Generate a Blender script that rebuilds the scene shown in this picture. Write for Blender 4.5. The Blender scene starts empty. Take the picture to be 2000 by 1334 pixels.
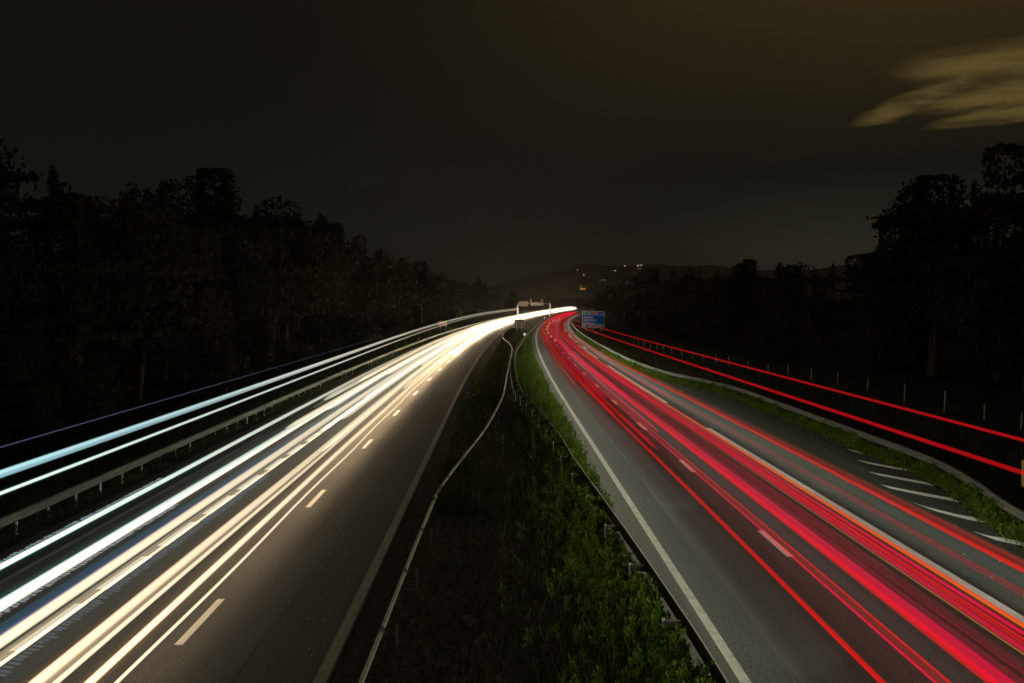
import bpy, bmesh, math, random
import numpy as np
from mathutils import Vector, Matrix

# ------------------------------------------------------------------ camera, world, sun, exposure
scene = bpy.context.scene
C = scene.collection
F_PX, CAM_H, YH = 1850.0, 7.0, 590.0
PITCH = math.atan((667.0 - YH) / F_PX)
cam_data = bpy.data.cameras.new('camera')
cam = bpy.data.objects.new('camera', cam_data)
C.objects.link(cam)
cam.location = (0, 0, CAM_H)
cam.rotation_euler = (math.pi / 2 - PITCH, 0, 0)
cam_data.sensor_width = 36.0
cam_data.lens = 36.0 * F_PX / 2000.0
cam_data.clip_start = 0.1
cam_data.clip_end = 9000
scene.camera = cam

scene.view_settings.view_transform = 'Standard'
scene.view_settings.look = 'None'
scene.view_settings.exposure = 0.0
scene.view_settings.gamma = 1.0
scene.view_settings.use_curve_mapping = False
scene.render.engine = 'CYCLES'
cy = scene.cycles
cy.use_denoising = True
cy.max_bounces = 4
cy.diffuse_bounces = 2
cy.glossy_bounces = 2
cy.transmission_bounces = 2
cy.volume_bounces = 0
cy.transparent_max_bounces = 96
cy.sample_clamp_indirect = 0.6
cy.caustics_reflective = False
cy.caustics_refractive = False
cy.use_light_tree = True

SUN_EL, SUN_AZ = math.radians(38), math.radians(200)
sun_d = bpy.data.lights.new('fill_sun', 'SUN')
sun_d.energy = 0.07  # dim sun added to lift the trees out of black
sun_d.angle = math.radians(6)
sun_d.color = (1.0, 0.93, 0.74)
sun = bpy.data.objects.new('fill_sun', sun_d)
C.objects.link(sun)
sdir = Vector((math.sin(SUN_AZ) * math.cos(SUN_EL), math.cos(SUN_AZ) * math.cos(SUN_EL), math.sin(SUN_EL)))
sun.rotation_euler = (-sdir).to_track_quat('-Z', 'Y').to_euler()


class NT:
    """small helper around a node tree"""
    def __init__(self, tree):
        self.t = tree; self.n = tree.nodes; self.l = tree.links

    def add(self, typ, **kw):
        nd = self.n.new(typ)
        for k, v in kw.items(): setattr(nd, k, v)
        return nd

    def put(self, sock, v):
        if isinstance(v, bpy.types.NodeSocket): self.l.new(v, sock)
        elif v is not None: sock.default_value = v

    def m(self, op, a, b=None, c=None, clamp=False):
        nd = self.add('ShaderNodeMath', operation=op); nd.use_clamp = clamp
        self.put(nd.inputs[0], a)
        if b is not None: self.put(nd.inputs[1], b)
        if c is not None: self.put(nd.inputs[2], c)
        return nd.outputs[0]

    def smooth(self, v, a, b):
        nd = self.add('ShaderNodeMapRange', interpolation_type='SMOOTHSTEP')
        self.put(nd.inputs[0], v); nd.inputs[1].default_value = a; nd.inputs[2].default_value = b
        return nd.outputs[0]

    def mix(self, f, a, b, typ='MIX'):
        nd = self.add('ShaderNodeMix', data_type='RGBA', blend_type=typ)
        self.put(nd.inputs[0], f); self.put(nd.inputs[6], a); self.put(nd.inputs[7], b)
        return nd.outputs[2]

    def noise(self, vec, scale, detail=3, rough=0.5):
        nd = self.add('ShaderNodeTexNoise')
        if vec is not None: self.l.new(vec, nd.inputs['Vector'])
        nd.inputs['Scale'].default_value = scale; nd.inputs['Detail'].default_value = detail
        nd.inputs['Roughness'].default_value = rough
        return nd.outputs['Fac']

    def mapping(self, vec, scale):
        nd = self.add('ShaderNodeMapping'); self.l.new(vec, nd.inputs[0]); nd.inputs['Scale'].default_value = scale
        return nd.outputs[0]


def make_world():
    w = bpy.data.worlds.new('World'); scene.world = w; w.use_nodes = True
    T = NT(w.node_tree); T.n.clear()
    tc = T.add('ShaderNodeTexCoord')
    sep = T.add('ShaderNodeSeparateXYZ'); T.l.new(tc.outputs['Generated'], sep.inputs[0])
    x, y, z = sep.outputs
    az = T.m('ARCTAN2', x, y)                      # azimuth, right of the road positive
    el = T.m('ARCSINE', z)
    comb = T.add('ShaderNodeCombineXYZ'); T.l.new(az, comb.inputs[0]); T.l.new(el, comb.inputs[1])
    vec = comb.outputs[0]
    wn = T.noise(T.mapping(vec, (2.0, 9.0, 1)), 1.6, 3, 0.5)
    wn2 = T.noise(T.mapping(vec, (3.5, 22.0, 1)), 1.0, 2, 0.45)
    el2 = T.m('ADD', el, T.m('MULTIPLY', T.m('SUBTRACT', wn, 0.5), 0.03))
    wn3 = T.noise(T.mapping(vec, (7.0, 42.0, 1)), 1.0, 5, 0.6)
    el3 = T.m('ADD', el2, T.m('MULTIPLY', T.m('SUBTRACT', wn3, 0.5), 0.020))
    base = T.mix(T.smooth(el, -0.02, 0.30), (0.0062, 0.0063, 0.0048, 1), (0.0055, 0.0046, 0.0028, 1))
    # broad sodium glow on the cloud sheet towards the right, above
    g = T.m('MULTIPLY', T.smooth(az, -0.30, 0.48), T.smooth(el2, 0.10, 0.36))
    col = T.mix(g, base, (0.036, 0.024, 0.0066, 1))
    # faint pale bank low on the right
    g2 = T.m('MULTIPLY', T.smooth(az, 0.10, 0.34), T.m('SUBTRACT', 1.0, T.smooth(el2, 0.045, 0.135)))
    col = T.mix(T.m('MULTIPLY', g2, 0.75), col, (0.024, 0.0235, 0.0135, 1))

    def blob(ca, ce, ra, re, tilt, soft=0.85):
        da = T.m('SUBTRACT', az, ca)
        de = T.m('SUBTRACT', el3, T.m('MULTIPLY_ADD', da, tilt, ce))
        q = T.m('ADD', T.m('POWER', T.m('ABSOLUTE', T.m('DIVIDE', da, ra)), 2.0),
                T.m('POWER', T.m('ABSOLUTE', T.m('DIVIDE', de, re)), 2.0))
        return T.m('SUBTRACT', 1.0, T.smooth(q, 1.0 - soft, 1.0 + soft))
    m1 = blob(0.486, 0.217, 0.088, 0.020, -0.05)
    m2 = blob(0.415, 0.198, 0.060, 0.009, 0.30)
    m3 = blob(0.492, 0.193, 0.085, 0.0100, 0.06)
    m4 = blob(0.496, 0.175, 0.070, 0.0075, 0.04)
    cloud = T.m('MAXIMUM', T.m('MAXIMUM', m1, m2), T.m('MAXIMUM', m3, m4))
    cloud = T.m('MULTIPLY', cloud, T.m('MULTIPLY_ADD', T.smooth(wn3, 0.36, 0.58), 0.72, 0.28), clamp=True)
    col = T.mix(cloud, col, (0.102, 0.072, 0.020, 1))
    # other cloud shreds round the rest of the sky
    rest = T.m('MULTIPLY', T.smooth(T.noise(T.mapping(vec, (1.3, 5.0, 1)), 2.1, 4, 0.5), 0.60, 0.80),
               T.m('MULTIPLY', T.smooth(T.m('ABSOLUTE', az), 0.65, 1.1), T.smooth(el, 0.08, 0.3)))
    col = T.mix(T.m('MULTIPLY', rest, 0.5), col, (0.05, 0.036, 0.012, 1))
    below = T.m('SUBTRACT', 1.0, T.smooth(el, -0.10, -0.02))
    col = T.mix(below, col, (0.004, 0.004, 0.003, 1))
    bg = T.add('ShaderNodeBackground'); T.l.new(col, bg.inputs[0]); bg.inputs[1].default_value = 1.0
    sky = T.add('ShaderNodeTexSky', sky_type='NISHITA'); sky.sun_disc = False
    sky.sun_elevation = SUN_EL; sky.sun_rotation = SUN_AZ
    bg2 = T.add('ShaderNodeBackground'); T.l.new(sky.outputs[0], bg2.inputs[0]); bg2.inputs[1].default_value = 0.0002
    ad = T.add('ShaderNodeAddShader'); T.l.new(bg.outputs[0], ad.inputs[0]); T.l.new(bg2.outputs[0], ad.inputs[1])
    out = T.add('ShaderNodeOutputWorld'); T.l.new(ad.outputs[0], out.inputs[0])


make_world()

# ------------------------------------------------------------------ geometry of the place
random.seed(7)
rng = np.random.default_rng(11)


def ref(y):
    """x of the solid line on the median side of the right carriageway"""
    return 4.5 - 0.0115 * y + 0.000148 * max(0.0, y - 60.0) ** 2


def heading(y):
    return math.atan(-0.0115 + 0.000296 * max(0.0, y - 60.0))


def elev(y):
    return 1.7 * (max(0.0, min(y, 1400.0) - 300.0) / 400.0) ** 2 if y > 300 else 0.0


def at(d, y, h=0.0):
    """point at lateral offset d from the reference line"""
    a = heading(min(y, 900.0))
    yy = min(y, 900.0)
    px, py = ref(yy) + d * math.cos(a), yy - d * math.sin(a)
    if y > 900.0:
        px += (y - 900.0) * math.tan(a); py += (y - 900.0)
    return Vector((px, py, elev(y) + h))


def to_d(X, y):
    return X - ref(y)


def unproj(px, py, h=0.0):
    """ground position seen at a pixel of the 2000 px photograph (layout measurements only)"""
    cx, cyy = (px - 1000.0) / F_PX, -(py - 667.0) / F_PX
    dy = math.cos(PITCH) + cyy * math.sin(PITCH)
    dz = -math.sin(PITCH) + cyy * math.cos(PITCH)
    t = (CAM_H - h) / -dz
    return cx * t, dy * t


def interp(pts, y):
    if y <= pts[0][0]: return pts[0][1]
    for (a, va), (b, vb) in zip(pts, pts[1:]):
        if y <= b:
            t = (y - a) / (b - a)
            i = [p[0] for p in pts].index(a)
            sl = lambda k: 0.0 if k <= 0 or k >= len(pts) - 1 else (pts[k + 1][1] - pts[k - 1][1]) / (pts[k + 1][0] - pts[k - 1][0])
            m0, m1 = sl(i) * (b - a), sl(i + 1) * (b - a)
            return (2 * t ** 3 - 3 * t ** 2 + 1) * va + (t ** 3 - 2 * t ** 2 + t) * m0 + (3 * t ** 2 - 2 * t ** 3) * vb + (t ** 3 - t ** 2) * m1
    return pts[-1][1]


# ------------------------------------------------------------------ object helpers
def link(name, data, parent=None):
    o = bpy.data.objects.new(name, data); C.objects.link(o)
    if parent is not None: o.parent = parent
    return o


def mesh_np(name, verts, faces, mat, parent=None, smooth=False):
    me = bpy.data.meshes.new(name)
    verts = np.asarray(verts, dtype=np.float32); faces = np.asarray(faces, dtype=np.int32)
    k = faces.shape[1]
    me.vertices.add(len(verts)); me.vertices.foreach_set('co', verts.ravel())
    me.loops.add(faces.size); me.loops.foreach_set('vertex_index', faces.ravel())
    me.polygons.add(len(faces))
    me.polygons.foreach_set('loop_start', np.arange(0, faces.size, k, dtype=np.int32))
    me.polygons.foreach_set('loop_total', np.full(len(faces), k, dtype=np.int32))
    if smooth: me.polygons.foreach_set('use_smooth', np.ones(len(faces), dtype=bool))
    me.update(calc_edges=True)
    if mat: me.materials.append(mat)
    return link(name, me, parent)


def mesh_bm(name, bm, mat, parent=None, smooth=False):
    me = bpy.data.meshes.new(name)
    bmesh.ops.recalc_face_normals(bm, faces=bm.faces)
    bm.to_mesh(me); bm.free()
    if smooth:
        for p in me.polygons: p.use_smooth = True
    if mat: me.materials.append(mat)
    return link(name, me, parent)


def tag(o, label=None, cat=None, group=None, kind=None):
    if label: o['label'] = label
    if cat: o['category'] = cat
    if group: o['group'] = group
    if kind: o['kind'] = kind
    return o


def empty(name, loc, rz=0.0, rx=0.0):
    o = bpy.data.objects.new(name, None); C.objects.link(o)
    o.location = loc; o.rotation_euler = (rx, 0, rz); o.empty_display_size = 0.3
    return o


def box(bm, c, s, rz=0.0, bevel=0.0):
    M = Matrix.Translation(Vector(c)) @ Matrix.Rotation(rz, 4, 'Z') @ Matrix.Diagonal((s[0], s[1], s[2], 1))
    r = bmesh.ops.create_cube(bm, size=1.0, matrix=M)
    if bevel:
        es = set(e for v in r['verts'] for e in v.link_edges)
        bmesh.ops.bevel(bm, geom=list(es), offset=bevel, segments=1, affect='EDGES')


def cyl(bm, p0, p1, r0, r1, seg=8):
    p0, p1 = Vector(p0), Vector(p1)
    d = p1 - p0
    M = Matrix.Translation((p0 + p1) / 2) @ d.to_track_quat('Z', 'Y').to_matrix().to_4x4()
    bmesh.ops.create_cone(bm, cap_ends=True, segments=seg, radius1=r0, radius2=r1, depth=d.length, matrix=M)


# ------------------------------------------------------------------ materials
def principled(name, rough=0.7, spec=0.3, metal=0.0):
    mt = bpy.data.materials.new(name); mt.use_nodes = True
    T = NT(mt.node_tree); T.n.clear()
    b = T.add('ShaderNodeBsdfPrincipled'); o = T.add('ShaderNodeOutputMaterial')
    T.l.new(b.outputs[0], o.inputs[0])
    b.inputs['Roughness'].default_value = rough
    b.inputs['Specular IOR Level'].default_value = spec
    b.inputs['Metallic'].default_value = metal
    g = T.add('ShaderNodeNewGeometry')
    return mt, T, b, g.outputs['Position']


def bump(T, b, h, strength, dist=0.02):
    n = T.add('ShaderNodeBump'); n.inputs['Strength'].default_value = strength
    n.inputs['Distance'].default_value = dist
    T.l.new(h, n.inputs['Height']); T.l.new(n.outputs[0], b.inputs['Normal'])


def mat_plain(name, col, rough=0.7, spec=0.3, metal=0.0, var=0.25, scale=3.0):
    mt, T, b, P = principled(name, rough, spec, metal)
    n = T.noise(P, scale, 4, 0.6)
    dark = tuple(c * (1 - var) for c in col) + (1,)
    lite = tuple(min(1, c * (1 + var)) for c in col) + (1,)
    T.l.new(T.mix(T.smooth(n, 0.3, 0.7), dark, lite), b.inputs['Base Color'])
    return mt


def mat_asphalt(name, base):
    mt, T, b, P = principled(name, 0.62, 0.35)
    fine = T.noise(P, 13.0, 4, 0.85)
    mid = T.noise(P, 0.9, 5, 0.65)
    streak = T.noise(T.mapping(P, (1.15, 0.012, 1)), 1.0, 4, 0.6)  # lengthwise bands: wheel wear plus painted bands of light along the lane
    seams = T.noise(T.mapping(P, (0.06, 1.3, 1)), 1.0, 4, 0.6)
    grain = T.mix(T.smooth(fine, 0.40, 0.60), tuple(c * 0.35 for c in base) + (1,), tuple(c * 1.75 for c in base) + (1,))
    wear = T.m('ADD', T.m('MULTIPLY', T.smooth(streak, 0.34, 0.66), 0.85), T.m('ADD', T.m('MULTIPLY', mid, 0.4), T.m('MULTIPLY', seams, 0.2)))
    wear = T.m('ADD', wear, 0.30)
    cmb = T.add('ShaderNodeCombineColor')
    for i_ in range(3): T.l.new(wear, cmb.inputs[i_])
    col = T.mix(1.0, grain, cmb.outputs[0], 'MULTIPLY')
    vor = T.add('ShaderNodeTexVoronoi'); T.l.new(P, vor.inputs['Vector']); vor.inputs['Scale'].default_value = 16.0
    spark = T.m('LESS_THAN', vor.outputs['Distance'], 0.10)
    pick = T.m('GREATER_THAN', T.noise(P, 5.0, 2, 0.6), 0.56)
    col = T.mix(T.m('MULTIPLY', spark, pick), col, (0.30, 0.29, 0.26, 1))
    T.l.new(col, b.inputs['Base Color'])
    T.l.new(T.m('MULTIPLY_ADD', fine, 0.35, 0.42), b.inputs['Roughness'])
    bump(T, b, T.noise(P, 45.0, 3, 0.8), 0.8, 0.012)
    return mt


def mat_paint(name, col=(0.55, 0.55, 0.52), wear=0.5):
    mt, T, b, P = principled(name, 0.55, 0.4)
    n = T.noise(P, 30.0, 4, 0.7)
    n2 = T.noise(P, 3.0, 4, 0.65)
    f = T.smooth(T.m('ADD', T.m('MULTIPLY', n, 0.6), T.m('MULTIPLY', n2, 0.5)), 0.36, 0.36 + 0.3 * wear + 0.02)
    T.l.new(T.mix(f, tuple(c * 0.35 for c in col) + (1,), col + (1,)), b.inputs['Base Color'])
    bump(T, b, n, 0.4, 0.006)
    return mt


def mat_leaf(name, c0, c1, c2, scale=2.2, spec=0.25):
    mt, T, b, P = principled(name, 0.55 if spec else 1.0, spec)
    n = T.noise(P, scale, 4, 0.65)
    n2 = T.noise(P, scale * 7, 2, 0.6)
    col = T.mix(T.smooth(n, 0.35, 0.65), c0 + (1,), c1 + (1,))
    col = T.mix(T.m('MULTIPLY', T.smooth(n2, 0.5, 0.72), 0.7), col, c2 + (1,))
    T.l.new(col, b.inputs['Base Color'])
    tr = T.add('ShaderNodeBsdfTranslucent'); T.l.new(col, tr.inputs[0])
    mx = T.add('ShaderNodeMixShader'); mx.inputs[0].default_value = 0.35
    out = [n_ for n_ in T.n if n_.type == 'OUTPUT_MATERIAL'][0]
    T.l.new(b.outputs[0], mx.inputs[1]); T.l.new(tr.outputs[0], mx.inputs[2]); T.l.new(mx.outputs[0], out.inputs[0])
    return mt


def mat_emit(name, col, strength):
    mt = bpy.data.materials.new(name); mt.use_nodes = True
    T = NT(mt.node_tree); T.n.clear()
    e = T.add('ShaderNodeEmission'); e.inputs[0].default_value = col + (1,); e.inputs[1].default_value = strength
    o = T.add('ShaderNodeOutputMaterial'); T.l.new(e.outputs[0], o.inputs[0])
    return mt


def mat_trail(name, col, strength, soft=1.0, streak=0.0, sscale=14.0, sample=True, far=None, cover=0.0):
    """light that hangs in the air: emission added to whatever is behind, fading towards the rim"""
    mt = bpy.data.materials.new(name); mt.use_nodes = True
    T = NT(mt.node_tree); T.n.clear()
    g = T.add('ShaderNodeNewGeometry')
    dt = T.add('ShaderNodeVectorMath', operation='DOT_PRODUCT')
    T.l.new(g.outputs['Normal'], dt.inputs[0]); T.l.new(g.outputs['Incoming'], dt.inputs[1])
    f = T.m('POWER', T.m('ABSOLUTE', dt.outputs['Value']), soft)
    if streak > 0:
        uv = T.add('ShaderNodeUVMap'); uv.uv_map = 'run'
        n = T.noise(T.mapping(uv.outputs[0], (sscale, 0.02, 1)), 1.0, 3, 0.7)
        n = T.smooth(n, 0.5 - 0.28 * (1.3 - streak), 0.5 + 0.28 * (1.3 - streak))
        f = T.m('MULTIPLY', f, T.m('MULTIPLY_ADD', n, 1.5 * streak, 1.0 - streak * 0.85))
    e = T.add('ShaderNodeEmission'); e.inputs[0].default_value = col + (1,)
    if far:      # (colour, from metres, to metres): the lamps' colour further down the road
        sp = T.add('ShaderNodeSeparateXYZ'); T.l.new(g.outputs['Position'], sp.inputs[0])
        T.l.new(T.mix(T.smooth(sp.outputs[1], far[1], far[2]), col + (1,), far[0] + (1,)), e.inputs[0])
    T.l.new(T.m('MULTIPLY', f, strength * 0.5), e.inputs[1])
    tr = T.add('ShaderNodeBsdfTransparent')
    if cover:
        cc = T.add('ShaderNodeCombineColor'); inv = T.m('SUBTRACT', 1.0, T.m('MULTIPLY', f, cover), clamp=True)
        for i_ in range(3): T.l.new(inv, cc.inputs[i_])
        T.l.new(cc.outputs[0], tr.inputs[0])
    ad = T.add('ShaderNodeAddShader'); T.l.new(e.outputs[0], ad.inputs[0]); T.l.new(tr.outputs[0], ad.inputs[1])
    o = T.add('ShaderNodeOutputMaterial'); T.l.new(ad.outputs[0], o.inputs[0])
    mt.cycles.emission_sampling = 'NONE'
    return mt


M_ASPH_L = mat_asphalt('asphalt_left', (0.032, 0.031, 0.027))
M_ASPH_R = mat_asphalt('asphalt_right', (0.038, 0.040, 0.036))
M_PAINT = mat_paint('road_paint', (0.62, 0.61, 0.58), 0.4)
M_PAINT_WORN = mat_paint('worn_paint', (0.34, 0.31, 0.25), 0.8)
M_PAINT_HATCH = mat_paint('hatch_paint', (0.80, 0.80, 0.76), 0.2)
M_SOIL = mat_plain('verge_soil', (0.034, 0.027, 0.017), 0.95, 0.1, 0, 0.5, 5.0)
M_GROUND = mat_plain('meadow_ground', (0.026, 0.026, 0.014), 0.95, 0.1, 0, 0.5, 0.6)
M_STEEL = mat_plain('galvanised_steel', (0.115, 0.135, 0.11), 0.42, 0.5, 0.35, 0.22, 6.0)
M_STEEL_DULL = mat_plain('weathered_steel', (0.075, 0.060, 0.050), 0.6, 0.4, 0.2, 0.35, 5.0)
M_STEEL_POST = mat_plain('post_steel', (0.62, 0.62, 0.58), 0.55, 0.4, 0.1, 0.2, 9.0)
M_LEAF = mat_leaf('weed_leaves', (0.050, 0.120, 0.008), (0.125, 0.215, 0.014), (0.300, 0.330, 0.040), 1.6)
M_GRASS_DARK = mat_leaf('dark_grass', (0.050, 0.050, 0.018), (0.075, 0.060, 0.026), (0.030, 0.045, 0.012), 1.2)  # dark brown colour carries the shade over the median middle
M_TREELEAF = mat_leaf('tree_leaves', (0.038, 0.042, 0.020), (0.054, 0.048, 0.024), (0.062, 0.044, 0.024), 0.25, 0.0)
M_TREELEAF_B = mat_leaf('tree_leaves_dark', (0.020, 0.024, 0.013), (0.030, 0.029, 0.016), (0.034, 0.028, 0.016), 0.2, 0.0)
M_BARK = mat_plain('bark', (0.075, 0.060, 0.045), 0.9, 0.1, 0, 0.35, 8.0)
M_SIGNBACK = mat_plain('sign_back_metal', (0.15, 0.125, 0.11), 0.5, 0.4, 0.1, 0.08, 2.0)
M_GANTRY = mat_plain('gantry_steel', (0.30, 0.27, 0.22), 0.6, 0.3, 0, 0.1, 2.0)
M_BLUE = mat_plain('sign_blue', (0.004, 0.095, 0.44), 0.9, 0.05, 0, 0.06, 1.0)
M_GREEN = mat_plain('sign_green', (0.008, 0.25, 0.12), 0.9, 0.05, 0, 0.06, 1.0)
M_RED = mat_plain('sign_red', (0.60, 0.02, 0.03), 0.9, 0.05, 0, 0.06, 1.0)
M_WHITE = mat_plain('sign_white', (0.80, 0.88, 0.92), 0.9, 0.05, 0, 0.05, 1.0)
M_OCHRE = mat_plain('ochre_paint', (0.42, 0.25, 0.045), 0.6, 0.3, 0, 0.2, 9.0)
M_STONE = mat_plain('pale_gravel', (0.55, 0.52, 0.44), 0.8, 0.3, 0, 0.3, 40.0)

# ------------------------------------------------------------------ rails' lateral positions (offset from the reference line)
RAIL_R = [(8, 10.6), (24, 10.8), (28.8, 11.2), (32.7, 12.1), (37.5, 12.8), (45.5, 12.9), (59.6, 12.9), (69.6, 12.8),
          (78, 11.6), (85, 10.4), (100, 9.5), (120, 9.3), (300, 9.3)]
RAIL_ML = [(8, -6.9), (15.5, -6.83), (30.8, -6.62), (35, -6.35), (47, -5.3), (62, -4.45), (67, -4.3), (86, -4.0),
           (108, -3.75), (131, -3.75), (146, -4.4), (163, -5.6), (178, -6.3), (200, -6.7), (260, -6.9), (420, -6.9)]
RAIL_MR = [(8, -0.9), (15.5, -0.8), (21.8, -0.95), (30.3, -1.28), (37.3, -1.58), (45, -1.8), (60, -2.6), (66, -3.05),
           (82.6, -3.3), (113, -3.3), (140, -2.7), (163, -2.2), (231, -0.9), (420, -0.9)]


def edge_r(y):
    return interp(RAIL_R, y) - 0.65


# ------------------------------------------------------------------ terrain and roads
def rows(y0, y1, near=1.5, grow=0.035):
    ys = [y0]
    while ys[-1] < y1:
        ys.append(min(y1, ys[-1] + near + grow * max(0.0, ys[-1])))
    return ys


def ribbon(name, ys, da, db, h, mat, parent=None, nd=1):
    """a sheet between offsets da(y) and db(y)"""
    fa = da if callable(da) else (lambda y: da)
    fb = db if callable(db) else (lambda y: db)
    V, Fc = [], []
    for y in ys:
        a, b = fa(y), fb(y)
        for k in range(nd + 1):
            V.append(at(a + (b - a) * k / nd, y, h))
    w = nd + 1
    for i in range(len(ys) - 1):
        for k in range(nd):
            p = i * w + k
            Fc.append((p, p + 1, p + w + 1, p + w))
    return mesh_np(name, V, Fc, mat, parent)


def hn(x, y):
    return (math.sin(x * 0.31 + 1.3) * math.cos(y * 0.23) + 0.6 * math.sin(x * 0.77 + y * 0.41) + 0.4 * math.cos(x * 1.7 - y * 0.9)) * 0.5


def ground_h(d, y):
    """height above the road level at an offset"""
    if d < -21.5:
        t = min(1, (-21.5 - d) / 12); return 0.9 * t * t + 0.10 * hn(d, y) * min(1, t * 3)
    if d > 15:
        t = min(1, (d - 15) / 30); return 1.2 * t * t + 0.10 * hn(d, y) * min(1, t * 4)
    return 0.0


def ter_cols():
    cs = [-2600, -1800, -1100, -600, -300, -160, -100, -70, -50, -40, -34]
    cs += list(np.arange(-30, -19, 1.0)) + [-14, -8, -4, 0, 6, 12]
    cs += list(np.arange(14, 34, 1.5)) + [38, 46, 60, 80, 120, 200, 350, 700, 1200, 1900, 2600]
    return cs


ys = [-110, -60, -30, -10] + rows(0, 900, 1.2, 0.03) + [1000, 1150, 1350, 1600, 2000, 2500, 3000, 3500]
cols = ter_cols()
V = []
for y in ys:
    for d in cols:
        V.append(at(d, y, ground_h(d, y) - 0.02) if abs(d) < 300 or y > 0 else Vector((ref(max(y, 0)) + d, y, 1.1)))
V = np.array([tuple(v) for v in V])
V[:, 1] = np.clip(V[:, 1], -140, 3600)
Fc = []
W = len(cols)
for i in range(len(ys) - 1):
    for k in range(W - 1):
        p = i * W + k; Fc.append((p, p + 1, p + W + 1, p + W))
g = mesh_np('ground', V, Fc, M_GROUND, None, True); tag(g, 'dark rough grassy ground on both sides of the motorway', kind='structure')

ry = [-12, -6] + rows(0, 780, 1.5, 0.02)
med = ribbon('central_reservation_soil', ry, -7.68, -0.95, -0.008, M_SOIL, None, 6)
tag(med, 'bare dark soil strip between the two carriageways', kind='structure')
road_l = ribbon('road_oncoming', ry, -18.5, -7.68, 0.0, M_ASPH_L, None, 4)
tag(road_l, 'left asphalt carriageway under the white headlight trails', kind='structure')
road_r = ribbon('road_outbound', ry, -0.95, edge_r, 0.0, M_ASPH_R, None, 4)
tag(road_r, 'right asphalt carriageway under the red tail light trails', kind='structure')


def line(name, d, w, y0, y1, mat, parent, h=0.004, taper=0.0):
    n = max(1, int((y1 - y0) / 3.0)) if y1 < 140 else max(1, int((y1 - y0) / 8))
    yy = [y0 + (y1 - y0) * i / n for i in range(n + 1)]
    return ribbon(name, yy, d - w / 2, d + w / 2, h, mat, parent)


line('edge_line', 0.0, 0.21, 5, 760, M_PAINT_WORN if False else mat_paint('edge_paint', (0.42, 0.42, 0.38), 0.8), road_r)
line('edge_line', -7.85, 0.24, 5, 760, M_PAINT_WORN, road_l)
y = 12.74
while y < 420:
    line('lane_dash', 3.45, 0.20, y, y + 3.0, M_PAINT, road_r); y += 13.0
y = 6.2
while y < 420:
    line('lane_dash', -11.1, 0.17, y, y + 3.0, M_PAINT, road_l); y += 13.0
y = 10.7
while y < 190:
    line('short_gap_dash', -14.25, 0.30, y, y + 3.0, M_PAINT, road_l); y += 4.1
y = 13.4
while y < 700:
    line('shoulder_line', 7.0, 0.26, y, y + 39.0, M_PAINT, road_r); y += 52.0
y = 11.0
while y < 700:
    line('shoulder_line', -17.0, 0.20, y, y + 39.0, mat_paint('faint_paint', (0.13, 0.13, 0.12), 0.9) if y < 12 else M_PAINT_WORN, road_l); y += 52.0

M_TAR = mat_plain('tar_seal', (0.012, 0.012, 0.011), 0.45, 0.5, 0, 0.3, 12.0)


def seam(pts, w, parent):
    V, Fc = [], []
    for i, (d, yv) in enumerate(pts):
        j = w * random.uniform(0.5, 1.2)
        a, b = pts[max(0, i - 1)], pts[min(len(pts) - 1, i + 1)]
        t = Vector((b[0] - a[0], b[1] - a[1])).normalized()
        V += [at(d - t.y * j, yv + t.x * j, 0.0035), at(d + t.y * j, yv - t.x * j, 0.0035)]
        if i: Fc.append((2 * i - 2, 2 * i - 1, 2 * i + 1, 2 * i))
    mesh_np('tar_seam', V, Fc, M_TAR, parent)


for (yv, d0, d1, pr) in ((24.5, -11, -7.9, road_l), (41, -12.5, -7.7, road_l), (63, -14, -7.7, road_l), (88, -12, -7.7, road_l), (92.5, -12, -7.7, road_l), (101, -11.5, -7.7, road_l),
                         (31, 0.2, 3.2, road_r), (58, -0.9, 7, road_r), (66, -0.9, 6.5, road_r), (96, -0.9, 9, road_r)):
    seam([(d0 + (d1 - d0) * k / 9, yv + 0.10 * math.sin(k * 1.7 + yv)) for k in range(10)], 0.035, pr)
seam([(-9.45 + 0.03 * math.sin(k * 1.3) + 0.02 * math.sin(k * 3.1), 14 + k * 1.2) for k in range(70)], 0.022, road_l)
seam([(1.05 + 0.03 * math.sin(k * 1.1) + 0.02 * math.sin(k * 2.7), 14 + k * 1.2) for k in range(60)], 0.020, road_r)
seam([(9.2 + 0.25 * math.sin(k * 0.4), 20 + k * 1.1) for k in range(34)], 0.03, road_r)

# hatch strokes in the lay-by, curved and tapering towards the lane
for k, pts in enumerate([[(1656, 879), (1668, 881), (1682, 884)],
                         [(1674, 899), (1690, 903), (1730, 911), (1778, 919)],
                         [(1696, 921), (1712, 926), (1765, 936), (1818, 946)],
                         [(1717, 945), (1732, 951), (1790, 963), (1866, 977)],
                         [(1784, 982), (1820, 995), (1880, 1010), (1958, 1024)],
                         [(1901, 1038), (1934, 1050), (1975, 1058), (2040, 1070)],
                         [(2040, 1102), (2080, 1118), (2130, 1130), (2200, 1140)]]):
    P = [Vector(unproj(*p) + (0,)) for p in pts]
    V, Fc = [], []
    for i, p in enumerate(P):
        w = [0.02, 0.32, 0.40, 0.40][i]
        V += [(p.x, p.y - w, 0.0045), (p.x, p.y + w, 0.0045)]
        if i: Fc.append((2 * i - 2, 2 * i - 1, 2 * i + 1, 2 * i))
    mesh_np('hatch_stroke', V, Fc, M_PAINT_HATCH, road_r)

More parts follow.
